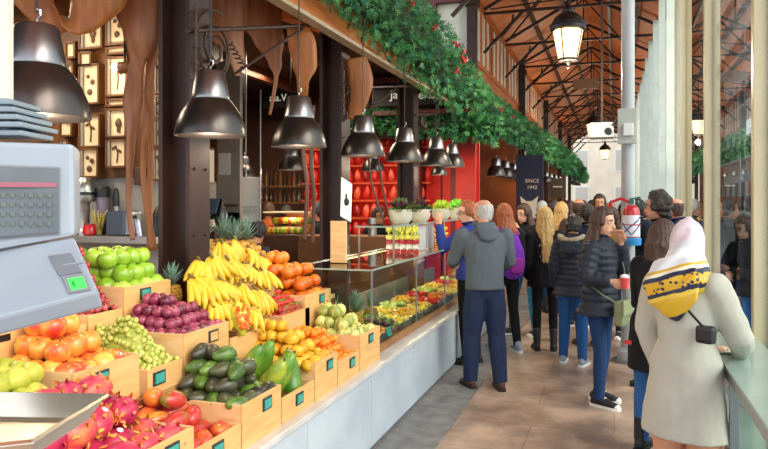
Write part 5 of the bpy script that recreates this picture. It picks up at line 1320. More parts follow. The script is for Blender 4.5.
# refrigerated display of a back stall seen between the pillars
Yd = 8.6; a = onY(263, 213, Yd); b = onY(306, 235, Yd)
root = thing('back_display_case', 'lit display case of leafy vegetables behind the bananas', 'display case', ((a.x+b.x)/2, Yd, 0))
part('case_base', MB().box(((a.x+b.x)/2, Yd+.3, b.z/2), (b.x-a.x, .6, b.z)), mat('dark_case_base', '#4a3020', '#3a2518', 3), root, smooth=False, bevel=.01)
part('case_top', MB().box(((a.x+b.x)/2, Yd+.3, a.z+.01), (b.x-a.x, .6, .02)), mat('case_rim', '#d8c8a4'), root, smooth=False)
part('case_back', MB().box(((a.x+b.x)/2, Yd+.55, (a.z+b.z)/2), (b.x-a.x, .03, a.z-b.z)), M_warmwall, root, smooth=False)
r_ = random.Random(6); vg = [('lime_veg', '#a7b83a'), ('green_veg', '#5f8f34'), ('red_veg', '#d8402c'), ('yellow_veg', '#e8c040')]
for k in range(44):
    nm, c = vg[r_.choice((0, 0, 1, 1, 2, 3, 3))]; row = k//22
    x = a.x+.06+(k % 22)/21*(b.x-a.x-.12); z = b.z+.05+row*.13
    o = single('vegetable', bumpy_sphere(.045, 8, 6, lambda n: 1+.15*math.sin(9*n.x+7*n.y)), mat(nm, c, rough=.4), '%s vegetable in the lit case behind the bananas' % nm.split('_')[0], 'vegetable', nm.split('_')[0]+' vegetables in the back case'); o.location = (x, Yd+.12+.12*row, z)
part('veg_shelf', MB().box(((a.x+b.x)/2, Yd+.26, b.z+.1), (b.x-a.x-.02, .2, .012)), M_steel, root, smooth=False)
lamp_later.append((V(((a.x+b.x)/2, Yd+.2, a.z-.04)), 4))
# paper sign on second pillar
q = onX(346.5, 200, -2.36)
sg = thing('paper_sign', 'white paper notice with a small dark drawing on the second pillar', 'notice', q)
part('paper', MB().prism([onX(341.5, 177, -2.38), onX(352, 184, -2.32), onX(351, 222, -2.32), onX(340.5, 216, -2.38)], V((-.004, .004, 0))), M_white, sg, smooth=False)
q = onX(346.5, 202, -2.34); part('drawing', MB().ball(q, (.03, .01, .035)).box(q+V((0, 0, .05)), (.015, .012, .05)), mat('ink_black', '#23262c'), sg)
# dark bottles, crates: shelves behind under the inner lamps
for row, py in enumerate((186, 202)):
    for k in range(9):
        q = onY(262+k*4.6, py, 9.6); o = single('bottle', MB().lathe([(.03, 0), (.032, .12), (.012, .17), (.012, .22)], 8, M=T(q)), mat('amber_bottle%d' % (k % 3), ['#3a1f10', '#4c3015', '#231810'][k % 3], rough=.2), '%s bottle on the dim shelf behind the menu board, %s shelf, %s along' % (['amber', 'honey coloured', 'dark'][k % 3], ('lower', 'upper')[1-row], ORD[k]), 'bottle', 'bottles on the dim back shelf')
    a = onY(258, py, 9.6); b = onY(302, py, 9.6)
    single('bottle_shelf', MB().box(((a.x+b.x)/2, 9.62, a.z-.012), (b.x-a.x, .2, .02)), M_lat, ['upper', 'lower'][row]+' dim brown shelf of bottles behind the menu board', 'shelf', smooth=False)
# clear plastic cups on the side counter
for k, (px, py) in enumerate(((735, 362), (727, 357), (741, 370))):
    q = onZ(px, py, .93); root = thing('plastic_cup', ['clear plastic cup on the glass side counter, middle one', 'clear plastic cup on the glass side counter, farthest one', 'clear plastic cup on the glass side counter, nearest one'][k], 'cup', q)
    part('cup_wall', MB().lathe([(.026, 0), (.028, .003), (.036, .11)], 16, caps=False), M_cup, root, local=True); part('cup_rim', MB().tube([(.036*math.cos(a*math.pi/8), .036*math.sin(a*math.pi/8), .11) for a in range(16)], .002, 5, closed=True), M_cup, root, local=True)
q = onZ(722, 352, .93); root = thing('snack_plate', 'small white plate with pink leftovers on the glass side counter', 'plate', q)
part('plate', MB().lathe([(.04, 0), (.07, .012), (.072, .014), (.04, .004), (0, .004)], 20), M_white, root, local=True); mb = MB()
for k in range(7): mb.ball((.03*math.cos(k*2.4)*(k/7), .03*math.sin(k*2.4), .018), (.016, .014, .01), 6, 4)
part('leftovers', mb, mat('salmon_food', '#e8a08a', '#f0c8a8', 30), root, local=True)

# brown boxes of fruit at the near end inside the case
for k, (y, x, hz, key) in enumerate(((4.98, XB+.14, .34, 'man'), (5.22, XB+.12, .26, 'loq'), (5.02, XCs-.36, .16, 'man'))):
    w_ = .2
    root = thing('fruit_box', ['tall brown box of mandarins in the corner of the glass case', 'brown box of loquats along the back of the glass case', 'low brown box of mandarins inside the glass case end'][k], 'box', (x, y, .63), group='brown boxes in the glass case')
    part('box_body', MB().box((x, y, .63+hz/2), (w_, w_, hz)), mat('brown_box_wood', '#7d4a24', '#6a3c1b', 4), root, smooth=False, bevel=.004)
    part('box_rim', MB().box((x+w_/2, y, .63+hz), (.012, w_, .03)).box((x, y-w_/2, .63+hz), (w_, .012, .03)), M_wood, root, smooth=False)
    for i in range(9):
        place(key, (x-.06+(i % 3)*.06, y-.06+(i//3)*.06, .63+hz+.022), (0, 0, i), 1.0, ('mandarin' if key == 'man' else 'loquat')+' lying in the %s inside the glass case' % ['tall brown corner box', 'brown back box', 'low brown end box'][k], 'fruit', 'fruit in the %s' % ['corner box', 'back box', 'end box'][k])
# ---------------------------------------------------------------- people
def skinm(n, c, c2): return mat('skin_'+n, c, c2, 30, rough=.45, sub=.08)
SK = {'light': skinm('light', '#e6b394', '#d99f80'), 'pink': skinm('pink', '#e2a58a', '#cf8f75'), 'tan': skinm('tan', '#c98f6c', '#b97e5c')}
def cloth(n, c, c2=None, s=60, r=.85, b=.25): return mat('cloth_'+n, c, c2 or c, s*2.2, rough=r, bump=b, spec=.2)
def hairm(n, c, c2): return mat('hair_'+n, c, c2, 7, rough=.42, stretch=(12, 12, 1.2), bump=.8, bscale=14)
HM = {'brown': hairm('brown', '#3a2418', '#57382a'), 'black': hairm('black', '#14110f', '#231c18'), 'blond': hairm('blond', '#b08548', '#d9b676'), 'auburn': hairm('auburn', '#7a3a1c', '#b8622a'), 'grey': hairm('grey', '#a8a4a0', '#d0ccc8'), 'dark': hairm('dark', '#241914', '#3a2a20')}
M_eyew = mat('eye_white', '#ece6e0', rough=.2); M_iris = mat('eye_iris', '#2c1c14', rough=.15); M_lip = mat('lips', '#b0564c', rough=.4); M_brow = mat('brow', '#2e1f17', rough=.8)
HEADP = [(-.118, .026, .030, -.030), (-.105, .042, .048, -.028), (-.08, .053, .066, -.018), (-.045, .062, .080, -.006), (-.01, .069, .087, .004), (.03, .073, .093, .008), (.065, .071, .091, .010), (.09, .06, .078, .012), (.108, .04, .054, .013), (.117, .018, .026, .013)]
def head_mb(mb, M, female):
    k = .95 if female else 1.0
    pts = [V((0, y, z)) for z, a, b, y in HEADP]; vs = []; seg = 16
    mb2 = MB(); o = 0
    for z, a, b, y in HEADP:
        for q in range(seg):
            t = 2*math.pi*q/seg; mb2.v.append(tuple(V((a*k*math.cos(t), y+b*math.sin(t), z))))
    n = len(HEADP)
    for i in range(n-1):
        for q in range(seg): mb2.f.append((i*seg+q, i*seg+(q+1) % seg, (i+1)*seg+(q+1) % seg, (i+1)*seg+q))
    mb2.f.append(tuple(range(seg-1, -1, -1))); mb2.f.append(tuple((n-1)*seg+q for q in range(seg))); mb2.mi = [0]*len(mb2.f)
    # nose, brow, lips base, ears, cheek
    mb2.loft([(0, -.078, .02), (0, -.092, -.01), (0, -.106, -.034)], [(.009, .010), (.011, .012), (.017, .013)], 8)
    mb2.loft([(-.048, -.064, .032), (0, -.082, .034), (.048, -.064, .032)], [.011, .013, .011], 8, (0, 0, 1))
    mb2.loft([(-.022, -.076, -.064), (0, -.084, -.065), (.022, -.076, -.064)], [.010, .013, .010], 8, (0, 0, 1))
    for s in (-1, 1): mb2.ball((s*.073*k, .006, -.012), (.009, .021, .032), 8, 6, rot=(.2, 0, s*.35))
    mb2.ball((0, -.066, -.104), (.022, .02, .017), 8, 6)
    mb.add(mb2.v, mb2.f, 0, M)
def person(label, loc, face, h=1.7, female=False, skin='light', hair=('short', 'brown'), top=None, legs=None, shoes='black', armL=None, armR=None, feet=None, head=(0, 0), lean=0.0, sit=0, vox=.013, group=None, cat='person', extras=None, hand=True, wide=1.0, lower=True):
    """local frame: facing -Y, its left is +X. armL/armR = (elbow, wrist) local; head = (yaw, pitch) radians; face: world direction angle in degrees"""
    s = h/1.72; rz = math.radians(face)+math.pi/2
    root = thing('person', label, cat, loc, rz, group); root.scale = (s, s, s)
    fw = (.9 if female else 1.0)*wide; hw = (1.04 if female else 1.0)
    def LN_(p):
        p = V(p); d = max(0, p.z-.92); return V((p.x, p.y-lean*d, p.z-.12*lean*lean*d))
    feet = feet or ((.10, 0), (-.10, 0))
    SH = {1: LN_((.175*fw, .005, 1.40)), -1: LN_((-.175*fw, .005, 1.40))}
    arms = {1: armL or ((.235*fw, .03, 1.13), (.235*fw, -.05, .88)), -1: armR or ((-.235*fw, .03, 1.13), (-.235*fw, -.05, .88))}
    A = {k: [LN_(a[0]) if a[0][2] > .95 else V(a[0]), V(a[1])] for k, a in arms.items()}
    hc = LN_((0, -.015-.02, 1.60)); HMx = Matrix.Translation(hc) @ Matrix.Rotation(head[0], 4, 'Z') @ Matrix.Rotation(head[1], 4, 'X')
    b = MB()
    tor = [(.90, .125*hw, .085), (.97, .155*hw, .10), (1.08, .125*fw, .09), (1.2, .14*fw, .10), (1.32, .158*fw, .105), (1.40, .14*fw, .085), (1.445, .075, .06), (1.48, .052, .055), (1.55, .050, .055)]
    b.loft([LN_((0, .0 if z < 1.4 else -.005, z)) for z, _, _ in tor], [(x, y) for _, x, y in tor], 16, (1, 0, 0))
    head_mb(b, HMx, female)
    LEG = {}
    for sd, ft in ((1, feet[0]), (-1, feet[1])):
        hip = V((.088*sd*hw, 0, .90)); ank = V((ft[0], ft[1]+.02, .085+(ft[2] if len(ft) > 2 else 0)))
        kn = (hip+ank)/2+V((.0, -.02-.12*abs(ft[1]), .0)); kn.z = .49+.0*ft[1]
        LEG[sd] = (hip, kn, ank)
        b.loft([hip, hip.lerp(kn, .5), kn, kn.lerp(ank, .3), kn.lerp(ank, .75), ank], [.078, .068, .050, .052, .036, .032], 12, (1, 0, 0))
    for sd in (1, -1):
        sh, (el, wr) = SH[sd], A[sd]
        b.loft([sh, sh.lerp(el, .5), el, el.lerp(wr, .3), wr], [.048, .042, .036, .035, .024], 10, (1, 0, 0))
    body = remesh(b, vox, 2)
    if hand:
        for sd in (1, -1):
            el, wr = A[sd]; d = (wr-el).normalized(); sidev = V((0, 1, 0)) if abs(d.y) < .7 else V((0, 0, 1)); u = (sidev-d*sidev.dot(d)).normalized(); nn = d.cross(u)
            if nn.dot(V((-sd, 0, 0))) < 0: nn = -nn                       # palm side looks to the body
            body.loft([wr-d*.02, wr+d*.02, wr+d*.06, wr+d*.085], [(.023, .018), (.03, .016), (.038, .014), (.036, .012)], 10, u)
            for f, (off, ln, cu) in enumerate(((-.028, .068, .5), (-.009, .078, .55), (.010, .073, .6), (.028, .056, .65))):
                k0 = wr+d*.083+u*off; d1 = (d+nn*cu*.5).normalized(); d2 = (d+nn*cu*1.6).normalized(); k1 = k0+d1*ln*.5; k2 = k1+d2*ln*.3; k3 = k2+(d2+nn*.4).normalized()*ln*.25
                body.loft([k0, k1, k2, k3], [.0088, .0085, .0075, .006], 7, u)
            t0 = wr+d*.025-u*.028; t1 = t0-u*.018+d*.03+nn*.012; t2 = t1+d*.028+nn*.014+u*.004
            body.loft([t0, t1, t2], [.012, .0105, .008], 7, nn)
    link('body', body.mesh('body', SK[skin], angle=80), root, local=True)
    # face
    def hp(p): return HMx @ V(p)
    HR = HMx.to_3x3()
    fc = MB()
    for sd in (1, -1):
        fc.ball(hp((.029*sd, -.0735, .006)), (.014, .010, .0085), 8, 6, 0); fc.ball(hp((.029*sd, -.0815, .006)), (.0065, .004, .0065), 8, 6, 1)
        fc.loft([hp((.013*sd, -.090, .029)), hp((.03*sd, -.087, .036)), hp((.048*sd, -.073, .030))], [.0032, .0042, .0025], 6, (0, 0, 1), 2)
    link('eyes', fc.mesh('eyes', [M_eyew, M_iris, M_brow]), root, local=True)
    lp = MB().loft([hp((-.023, -.0885, -.064)), hp((-.008, -.0985, -.061)), hp((.008, -.0985, -.061)), hp((.023, -.0885, -.064))], [.003, .0055, .0055, .003], 7, (0, 0, 1)).loft([hp((-.019, -.088, -.070)), hp((0, -.0965, -.0725)), hp((.019, -.088, -.070))], [.003, .006, .003], 7, (0, 0, 1))
    link('lips', lp.mesh('lips', M_lip), root, local=True)
    # hair
    st, hcname = hair[0], hair[1]
    if st != 'none':
        hb = MB(); n = 14
        if st == 'bald':
            for zz, ra, rb in ((-.06, .056, .066), (-.04, .061, .073), (-.015, .067, .080), (.012, .069, .084), (.036, .070, .086), (.056, .066, .083)):
                for k in range(15):
                    a = math.pi*(-.04+1.08*k/14) if zz > -.03 else math.pi*(.12+.76*k/14)
                    if zz > .03: a = math.pi*(.06+.88*k/14)
                    hb.ball(hp((ra*math.cos(a), .010+rb*math.sin(a), zz)), (.015, .015, .018), 7, 6)
            v_ = .008
        else:
            vol = {'short': .011, 'curly': .026, 'long': .018, 'bun': .014, 'cap': .014}.get(st, .014)
            # skull cap leaving the face open
            for z, a, bb, y in HEADP[3:]:
                pass
            for i in range(7):
                ph = i/6*math.pi/2; rz_ = .118*math.sin(ph)+vol*math.sin(ph); rr = math.cos(ph)
                m_ = max(4, int(16*rr)+1)
                for k in range(m_):
                    a = math.pi*(-.13+1.26*k/(m_-1)) if i < 3 else 2*math.pi*k/m_
                    c = hp(((.060+vol*.6)*rr*math.cos(a), .014+(.076+vol*.6)*rr*math.sin(a), .006+rz_*.87))
                    hb.ball(c, .026+vol*.25 if st != 'curly' else .026+vol*.25+R.uniform(-.004, .012), 8, 6)
            low = {'short': -.055, 'curly': -.06, 'bun': -.06, 'cap': -.05}.get(st, -.09)
            for zz in (-.02, low):
                for k in range(10):
                    a = math.pi*(.10+.80*k/9) if zz < -.03 else math.pi*(.0+1.0*k/9); f_ = 1 if zz > -.03 else .92
                    hb.ball(hp(((.058+vol*.6)*f_*math.cos(a), .014+(.074+vol*.6)*f_*math.sin(a), zz)), .022+vol*.2, 8, 6)
            if st in ('long',):
                L_ = hair[2] if len(hair) > 2 else .30
                for k in range(9):
                    a = math.pi*(-.02+1.04*k/8); p0 = hp(((.066)*math.cos(a), .014+.080*math.sin(a), .01)); p1 = hp((.078*math.cos(a), .022+.082*math.sin(a), -.09))
                    p2 = LN_((p1.x*1.22, p1.y*1.0+.035*math.sin(a)+.01, 1.60-.03-L_*.62)); p3 = V((p2.x*.95, p2.y+.015, p2.z-L_*.45))
                    hb.loft([p0, p1, p2, p3], [.026, .034, .036, .014], 8, (1, 0, 0))
            if st == 'bun': hb.ball(hp((0, .105, .05)), .042)
            v_ = .010
        hm = remesh(hb, v_, 2 if st == 'curly' else 3); o2 = []
        for v in hm.v:                                             # locks and curls
            v = V(v); d_ = v-V((hc.x, hc.y+.01, v.z if v.z < hc.z else hc.z)); d_ = d_.normalized() if d_.length > 1e-4 else V((0, 0, 1)); a = math.atan2(d_.y, d_.x)
            k_ = noise.noise(v*38)*.016 if st == 'curly' else (.0035*math.sin(a*16+noise.noise(v*9)*5)+.006*noise.noise((v.x*14, v.y*14, v.z*9)))
            o2.append(tuple(v+d_*k_))
        hm.v = o2
        link('hair', hm.mesh('hair', HM[hcname], angle=80), root, local=True)
    # trousers
    legs = legs or ('jeans', cloth('jeans', '#2b4468', '#365379'))
    kind, lm = legs[0], legs[1]; rr = {'jeans': 1.0, 'wide': 1.22, 'tights': .82, 'skinny': .88}[kind]
    if lower:
        t = MB(); t.loft([(0, .0, .86), (0, .004, .93), LN_((0, 0, 1.04))], [(.13*hw, .10), (.165*hw, .118), (.14*hw, .105)], 16, (1, 0, 0))
        for sd in (1, -1):
            hip, kn, ank = LEG[sd]; t.loft([hip, hip.lerp(kn, .5), kn, kn.lerp(ank, .3), kn.lerp(ank, .75), ank+V((0, .0, -.02 if kind != 'tights' else .02))], [.094, .084*rr, .067*rr, .068*rr, .058*rr, .054*rr], 14, (1, 0, 0), round_ends=False)
        tm = remesh(t, vox, 2)
        link('trousers', tm.mesh('trousers', lm, angle=80), root, local=True)
        SC = {'black': ('#1b1a1c', '#e9e6e0'), 'boots': ('#17151a', '#17151a'), 'brown': ('#4a2f22', '#2a1c14'), 'white': ('#d8d6d6', '#f0eeec'), 'grey': ('#8b93a0', '#e6e4e2')}[shoes]
        for sd in (1, -1):
            hip, kn, ank = LEG[sd]; yaw = .12*sd; cxx, cyy, gz = ank.x, ank.y, ank.z-.085; fm = Matrix.Translation((cxx, cyy, gz))@Matrix.Rotation(yaw, 4, 'Z')
            sb = MB(); sb.loft([fm@V((0, .055, .045)), fm@V((0, .0, .055)), fm@V((0, -.07, .048)), fm@V((0, -.14, .036)), fm@V((0, -.18, .03))], [(.032, .04), (.037, .05), (.042, .04), (.042, .028), (.03, .02)], 12, (1, 0, 0))
            sb.loft([fm@V((0, .02, .05)), ank+V((0, 0, .03 if shoes != 'boots' else .16))], [.042, .045 if shoes != 'boots' else .052], 12, (1, 0, 0))
            shm = remesh(sb, .009, 2); so = link('shoe', shm.mesh('shoe', mat('shoe_'+shoes, SC[0], rough=.6), angle=80), root, local=True)
            ol = [(.036, .07), (.042, .0), (.048, -.08), (.046, -.15), (.028, -.195), (-.028, -.195), (-.046, -.15), (-.048, -.08), (-.042, 0), (-.036, .07), (-.018, .088), (.018, .088)]
            so2 = MB().prism([fm@V((x, y, .0)) for x, y in ol], V((0, 0, .026)))
            link('sole', so2.mesh('sole', mat('sole_'+shoes, SC[1], rough=.6), smooth=False, bevel=.004), so, local=True)
            if shoes in ('black', 'white', 'grey'):
                lc = MB()
                for q in range(4): lc.loft([fm@V((-.02, -.06-.022*q, .088-.012*q)), fm@V((0, -.06-.022*q, .094-.012*q)), fm@V((.02, -.06-.022*q, .088-.012*q))], [.003]*3, 5, (0, 0, 1))
                link('laces', lc.mesh('laces', mat('lace_white', '#eeeae4')), so, local=True)
            if shoes == 'black':
                link('toe_cap', MB().ball(fm@V((0, -.168, .032)), (.036, .03, .021), 10, 7).mesh('toe_cap', mat('toe_white', '#ebe8e2')), so, local=True)
    # upper garment
    tk, tm_ = top[0], top[1]; th = {'jacket': .018, 'hoodie': .020, 'puffer': .030, 'coat': .024, 'sweater': .012}[tk]
    hem = top[2] if len(top) > 2 else {'jacket': .88, 'hoodie': .86, 'puffer': .80, 'coat': .50, 'sweater': .90}[tk]
    g = MB(); prof = []
    if hem < .85: 
        fl_ = top[3] if len(top) > 3 else .06
        prof += [(hem, .155*hw+fl_+th, .12+fl_*.9+th), ((hem+.9)/2, .16*hw+fl_*.5+th, .125+fl_*.5+th)]
    prof += [(max(hem, .90), .165*hw+th, .12+th), (1.0, .158*hw+th, .115+th), (1.1, .142*fw+th, .107+th), (1.2, .15*fw+th, .112+th), (1.32, .165*fw+th, .115+th), (1.40, .148*fw+th, .095+th), (1.445, .088+th*.7, .072+th*.7), (1.485, .062+th*.6, .064+th*.6)]
    prof = sorted(set(prof))
    if tk == 'puffer':
        pr2 = []
        for (z0, a0, b0), (z1, a1, b1) in zip(prof[:-1], prof[1:]):
            m_ = max(2, int((z1-z0)/.018))
            for k in range(m_):
                t = k/m_; z = z0+(z1-z0)*t; w_ = 1+.045*math.sin(z*2*math.pi/.062); pr2.append((z, (a0+(a1-a0)*t)*w_, (b0+(b1-b0)*t)*w_))
        prof = pr2+[prof[-1]]
    g.loft([LN_((0, 0, z)) for z, _, _ in prof], [(a, b_) for _, a, b_ in prof], 20, (1, 0, 0), round_ends=False)
    for sd in (1, -1):
        sh, (el, wr) = SH[sd], A[sd]; w2 = wr.lerp(el, .06); ce = 1+.0
        if tk == 'puffer':
            pts = []; rd = []
            for (p, q, r0, r1) in ((sh, el, .058, .05), (el, w2, .05, .036)):
                m_ = max(4, int((q-p).length/.018))
                for k in range(m_):
                    t = k/m_; pts.append(p.lerp(q, t)); rd.append((r0+(r1-r0)*t+th*.8)*(1+.07*math.sin(len(pts)*2*math.pi/3.4)))
            pts.append(w2); rd.append(.036+th*.6); g.loft(pts, rd, 12, (1, 0, 0), round_ends=False); 
        else: g.loft([sh, sh.lerp(el, .5), el, el.lerp(wr, .35), el.lerp(wr, .8), w2], [.056+th, .050+th, .044+th*.9, .043+th*.8, .036+th*.7, .036+th*.6], 12, (1, 0, 0))
        g.ball(sh-V((0, 0, .012)), (.052+th*.7, .055+th*.7, .050+th*.6), 12, 8)
    gm = remesh(g, vox*.85 if tk == 'puffer' else vox, 1 if tk == 'puffer' else 3)
    # gentle cloth folds
    fo = []
    for v in gm.v:
        v = V(v); d_ = noise.noise((v.x*9, v.y*9, v.z*5))*.010+noise.noise((v.x*22, v.y*22, v.z*14+v.x*10))*.005; c_ = V((0, LN_((0, 0, v.z)).y, v.z)); n_ = (v-c_); n_.z = 0
        if n_.length > 1e-4: v = v+n_.normalized()*(d_ if tk != 'puffer' else d_*.4)
        fo.append(tuple(v))
    gm.v = fo
    gar = link({'coat': 'coat', 'hoodie': 'hoodie'}.get(tk, 'jacket'), gm.mesh('garment', tm_, angle=80), root, local=True)
    nk = LN_((0, 0, 1.47))
    if tk in ('hoodie',):
        hd = MB(); n = 14; pts = [nk+V((.085*math.cos(a), .005+.075*math.sin(a), .028-.02*math.sin(a))) for a in [2*math.pi*k/n for k in range(n)]]; hd.loft(pts, [.024]*n, 8, (0, 0, 1), closed=True)
        hd.loft([nk+V((0, .06, .015)), nk+V((0, .115, -.03)), nk+V((0, .13, -.10)), nk+V((0, .10, -.16))], [(.10, .04), (.105, .045), (.08, .04), (.03, .02)], 14, (1, 0, 0))
        link('hood', remesh(hd, .010, 3).mesh('hood', tm_, angle=80), root, local=True)
    elif tk in ('jacket', 'coat', 'puffer') and not (extras and 'nocollar' in extras):
        cl = MB(); n = 16; pts = [nk+V((.070*math.cos(a), .068*math.sin(a), .03+.012*math.sin(a))) for a in [-math.pi*.42+2*math.pi*.92*k/n+math.pi*.0 for k in range(n)]]; cl.loft(pts, [(.012, .03)]*n, 8, (0, 0, 1), closed=True)
        link('collar', cl.mesh('collar', tm_, angle=80), gar, local=True)
    root['_'] = 0; del root['_']
    return dict(root=root, LN=LN_, hp=hp, A=A, SH=SH, gar=gar, s=s)
def foot(px, py): p = onZ(px, py, 0); return (p.x, p.y, 0)
def spot(px, zc): p = at(px, HY, zc); return (p.x, p.y, 0)
J = {k: cloth('jeans_'+k, *c) for k, c in {'navy': ('#232c46', '#2d3856'), 'blue': ('#1f4a80', '#2e5f9a'), 'dark': ('#1b2f52', '#274370'), 'teal': ('#2a6f9a', '#3a86b0'), 'black': ('#131316', '#1c1c20'), 'mid': ('#2b568c', '#3b6ba4')}.items()}
Gc = cloth('grey_hoodie', '#555d65', '#5f676f', 80); Bk = cloth('black_wool', '#17171a', '#222226', 60); Nv = cloth('navy_puffer', '#262a36', '#30343f', 30, .5)
Bk2 = cloth('near_black', '#1c1a1e', '#28242a', 60); Bl = cloth('cobalt', '#2b3a86', '#34458f', 50); Dg = cloth('charcoal', '#33353b', '#3f4148', 60); Be = cloth('beige_wool', '#bfbcaf', '#b8b5a8', 160, .9, .12); Pk = cloth('peach', '#d9a07e', '#cf9472', 60)

# 1 the man in the grey hoodie
pr = person('older man with grey hair in grey hoodie and navy trousers at the glass case', foot(485, 388), 118, 1.72, skin='pink', hair=('bald', 'grey'), top=('hoodie', Gc, .86), legs=('wide', J['navy']), shoes='brown',
       armL=((.27, -.10, 1.16), (.20, -.33, 1.12)), armR=((-.26, -.06, 1.14), (-.16, -.24, 1.05)), feet=((.13, -.05), (-.12, .06)), head=(.45, .05), lean=.06, vox=.011, wide=1.14)
hpp = pr['hp']; 
# 2 reaching woman
p = person('woman in glasses and cobalt sleeve reaching up to the lettuce bowls', spot(470, 7.35), 165, 1.70, True, 'light', ('short', 'auburn'), ('jacket', Bl, .86), ('jeans', J['black']), 'boots',
       armL=((.26, -.20, 1.22), (.20, -.26, 1.47)), armR=((-.22, -.05, 1.14), (-.16, -.2, .98)), head=(.85, .1))
gl = MB()
for sd in (1, -1): gl.tube([p['hp']((.03*sd+.02*math.cos(a), -.096, .006+.016*math.sin(a))) for a in [k*math.pi/5 for k in range(10)]], .0022, 5, closed=True); gl.tube([p['hp']((.05*sd, -.092, .01)), p['hp']((.073*sd, .0, .008))], .002, 5)
link('eyeglasses', gl.mesh('eyeglasses', M_black), p['root'], local=True)
# 3 red haired woman with purple backpack
p = person('woman with auburn hair and sunglasses on her head wearing a purple backpack', spot(505, 8.0), 128, 1.66, True, 'light', ('long', 'auburn', .26), ('jacket', Bk2, .86), ('skinny', J['black']), 'grey', head=(.25, .1), feet=((.1, -.1), (-.1, .1)))
sg = MB()
for sd in (1, -1): sg.ball(p['hp']((.034*sd, -.062, .098)), (.030, .012, .022), 10, 7, rot=(.9, 0, 0))
sg.tube([p['hp']((-.075, .0, .05)), p['hp']((-.05, -.06, .096)), p['hp']((.05, -.06, .096)), p['hp']((.075, .0, .05))], .004, 6)
link('sunglasses', sg.mesh('sunglasses', M_black), p['root'], local=True)
p3 = p
def on(p, name, lab, catg, mb, m, grp=None, **k):
    """a thing worn or carried: its own top level object placed with the wearer's matrix"""
    rt = p['root']; M = Matrix.Translation(rt.location)@Euler(rt.rotation_euler).to_matrix().to_4x4()@Matrix.Scale(p['s'], 4)
    mb.v = [tuple(M@V(v)) for v in mb.v]; return single(name, mb, m, lab, catg, grp, **k)
def onroot(p, name, lab, catg, loc, grp=None):
    rt = p['root']; M = Matrix.Translation(rt.location)@Euler(rt.rotation_euler).to_matrix().to_4x4()@Matrix.Scale(p['s'], 4)
    o = thing(name, lab, catg, M@V(loc), rt.rotation_euler.z, grp); o.scale = (p['s'],)*3; o['_o'] = 0; del o['_o']; return o, V(loc)
def onpart(o, base, name, mb, m, **k):
    mb.v = [tuple(V(v)-base) for v in mb.v]; return link(name, mb.mesh(name, m, **k), o, local=True)
o, b0 = onroot(p, 'backpack', 'bright purple backpack on the auburn haired woman', 'backpack', (0, .2, 1.1))
onpart(o, b0, 'pack_body', remesh(MB().loft([(0, .2, .92), (0, .215, 1.05), (0, .2, 1.2), (0, .17, 1.36)], [(.12, .07), (.14, .085), (.13, .075), (.08, .045)], 14, (1, 0, 0)), .012, 2), cloth('purple', '#6a2fa0', '#7c3ab4', 40))
onpart(o, b0, 'pack_pocket', remesh(MB().loft([(0, .285, .96), (0, .285, 1.1)], [(.09, .03), (.085, .03)], 12, (1, 0, 0)), .012, 2), cloth('magenta', '#a03a9a', '#8a2f90', 40))
for sd in (1, -1): onpart(o, b0, 'shoulder_strap', MB().loft([(.10*sd, .14, 1.38), (.11*sd, .04, 1.465), (.10*sd, -.10, 1.42), (.12*sd, -.145, 1.3), (.14*sd, -.06, 1.1)], [(.022, .006)]*5, 8, (1, 0, 0)), cloth('magenta', '#a03a9a'))
# 4 brunette eating
person('brunette woman eating with both hands raised in front of the blue banner', spot(525, 9.0), -118, 1.66, True, 'light', ('long', 'brown', .34), ('jacket', Bk, .84), ('skinny', J['teal']), 'black',
       armL=((.21, -.12, 1.15), (.05, -.20, 1.40)), armR=((-.21, -.12, 1.15), (-.06, -.21, 1.38)), head=(-.1, .15), feet=((.15, 0), (-.13, -.12)))
# 5 blonde woman in black with boots
person('long haired blonde woman in black coat and boots seen from behind', spot(545, 8.05), 100, 1.62, True, 'light', ('long', 'blond', .46), ('coat', Bk, .78, .03), ('tights', J['black']), 'boots', head=(.1, .1))
# 6 hooded person
p = person('person with black hair in dark coat with fur hood seen from behind', spot(573, 7.35), 82, 1.55, True, 'tan', ('short', 'black'), ('puffer', Nv, .80), ('jeans', J['blue']), 'grey', head=(0, .25), feet=((.12, -.06), (-.12, .05)))
fh = MB(); nk = V((0, .03, 1.45)); n = 18
for k in range(n*3):
    a = 2*math.pi*k/(n*3); c = nk+V((.135*math.cos(a), .06+.095*math.sin(a), .02+.02*math.cos(2*a))); fh.ball(c, .028+R.uniform(-.004, .006), 7, 5)
link('fur_trim', remesh(fh, .011, 1).mesh('fur_trim', mat('fur', '#8a7a66', '#b5a68e', 50, rough=.9, bump=.8), angle=80), p['root'], local=True)
link('hood', remesh(MB().loft([(0, .10, 1.47), (0, .17, 1.42), (0, .18, 1.32), (0, .14, 1.26)], [(.10, .05), (.12, .05), (.1, .045), (.05, .03)], 12, (1, 0, 0)), .012, 2).mesh('hood', Nv, angle=80), p['root'], local=True)
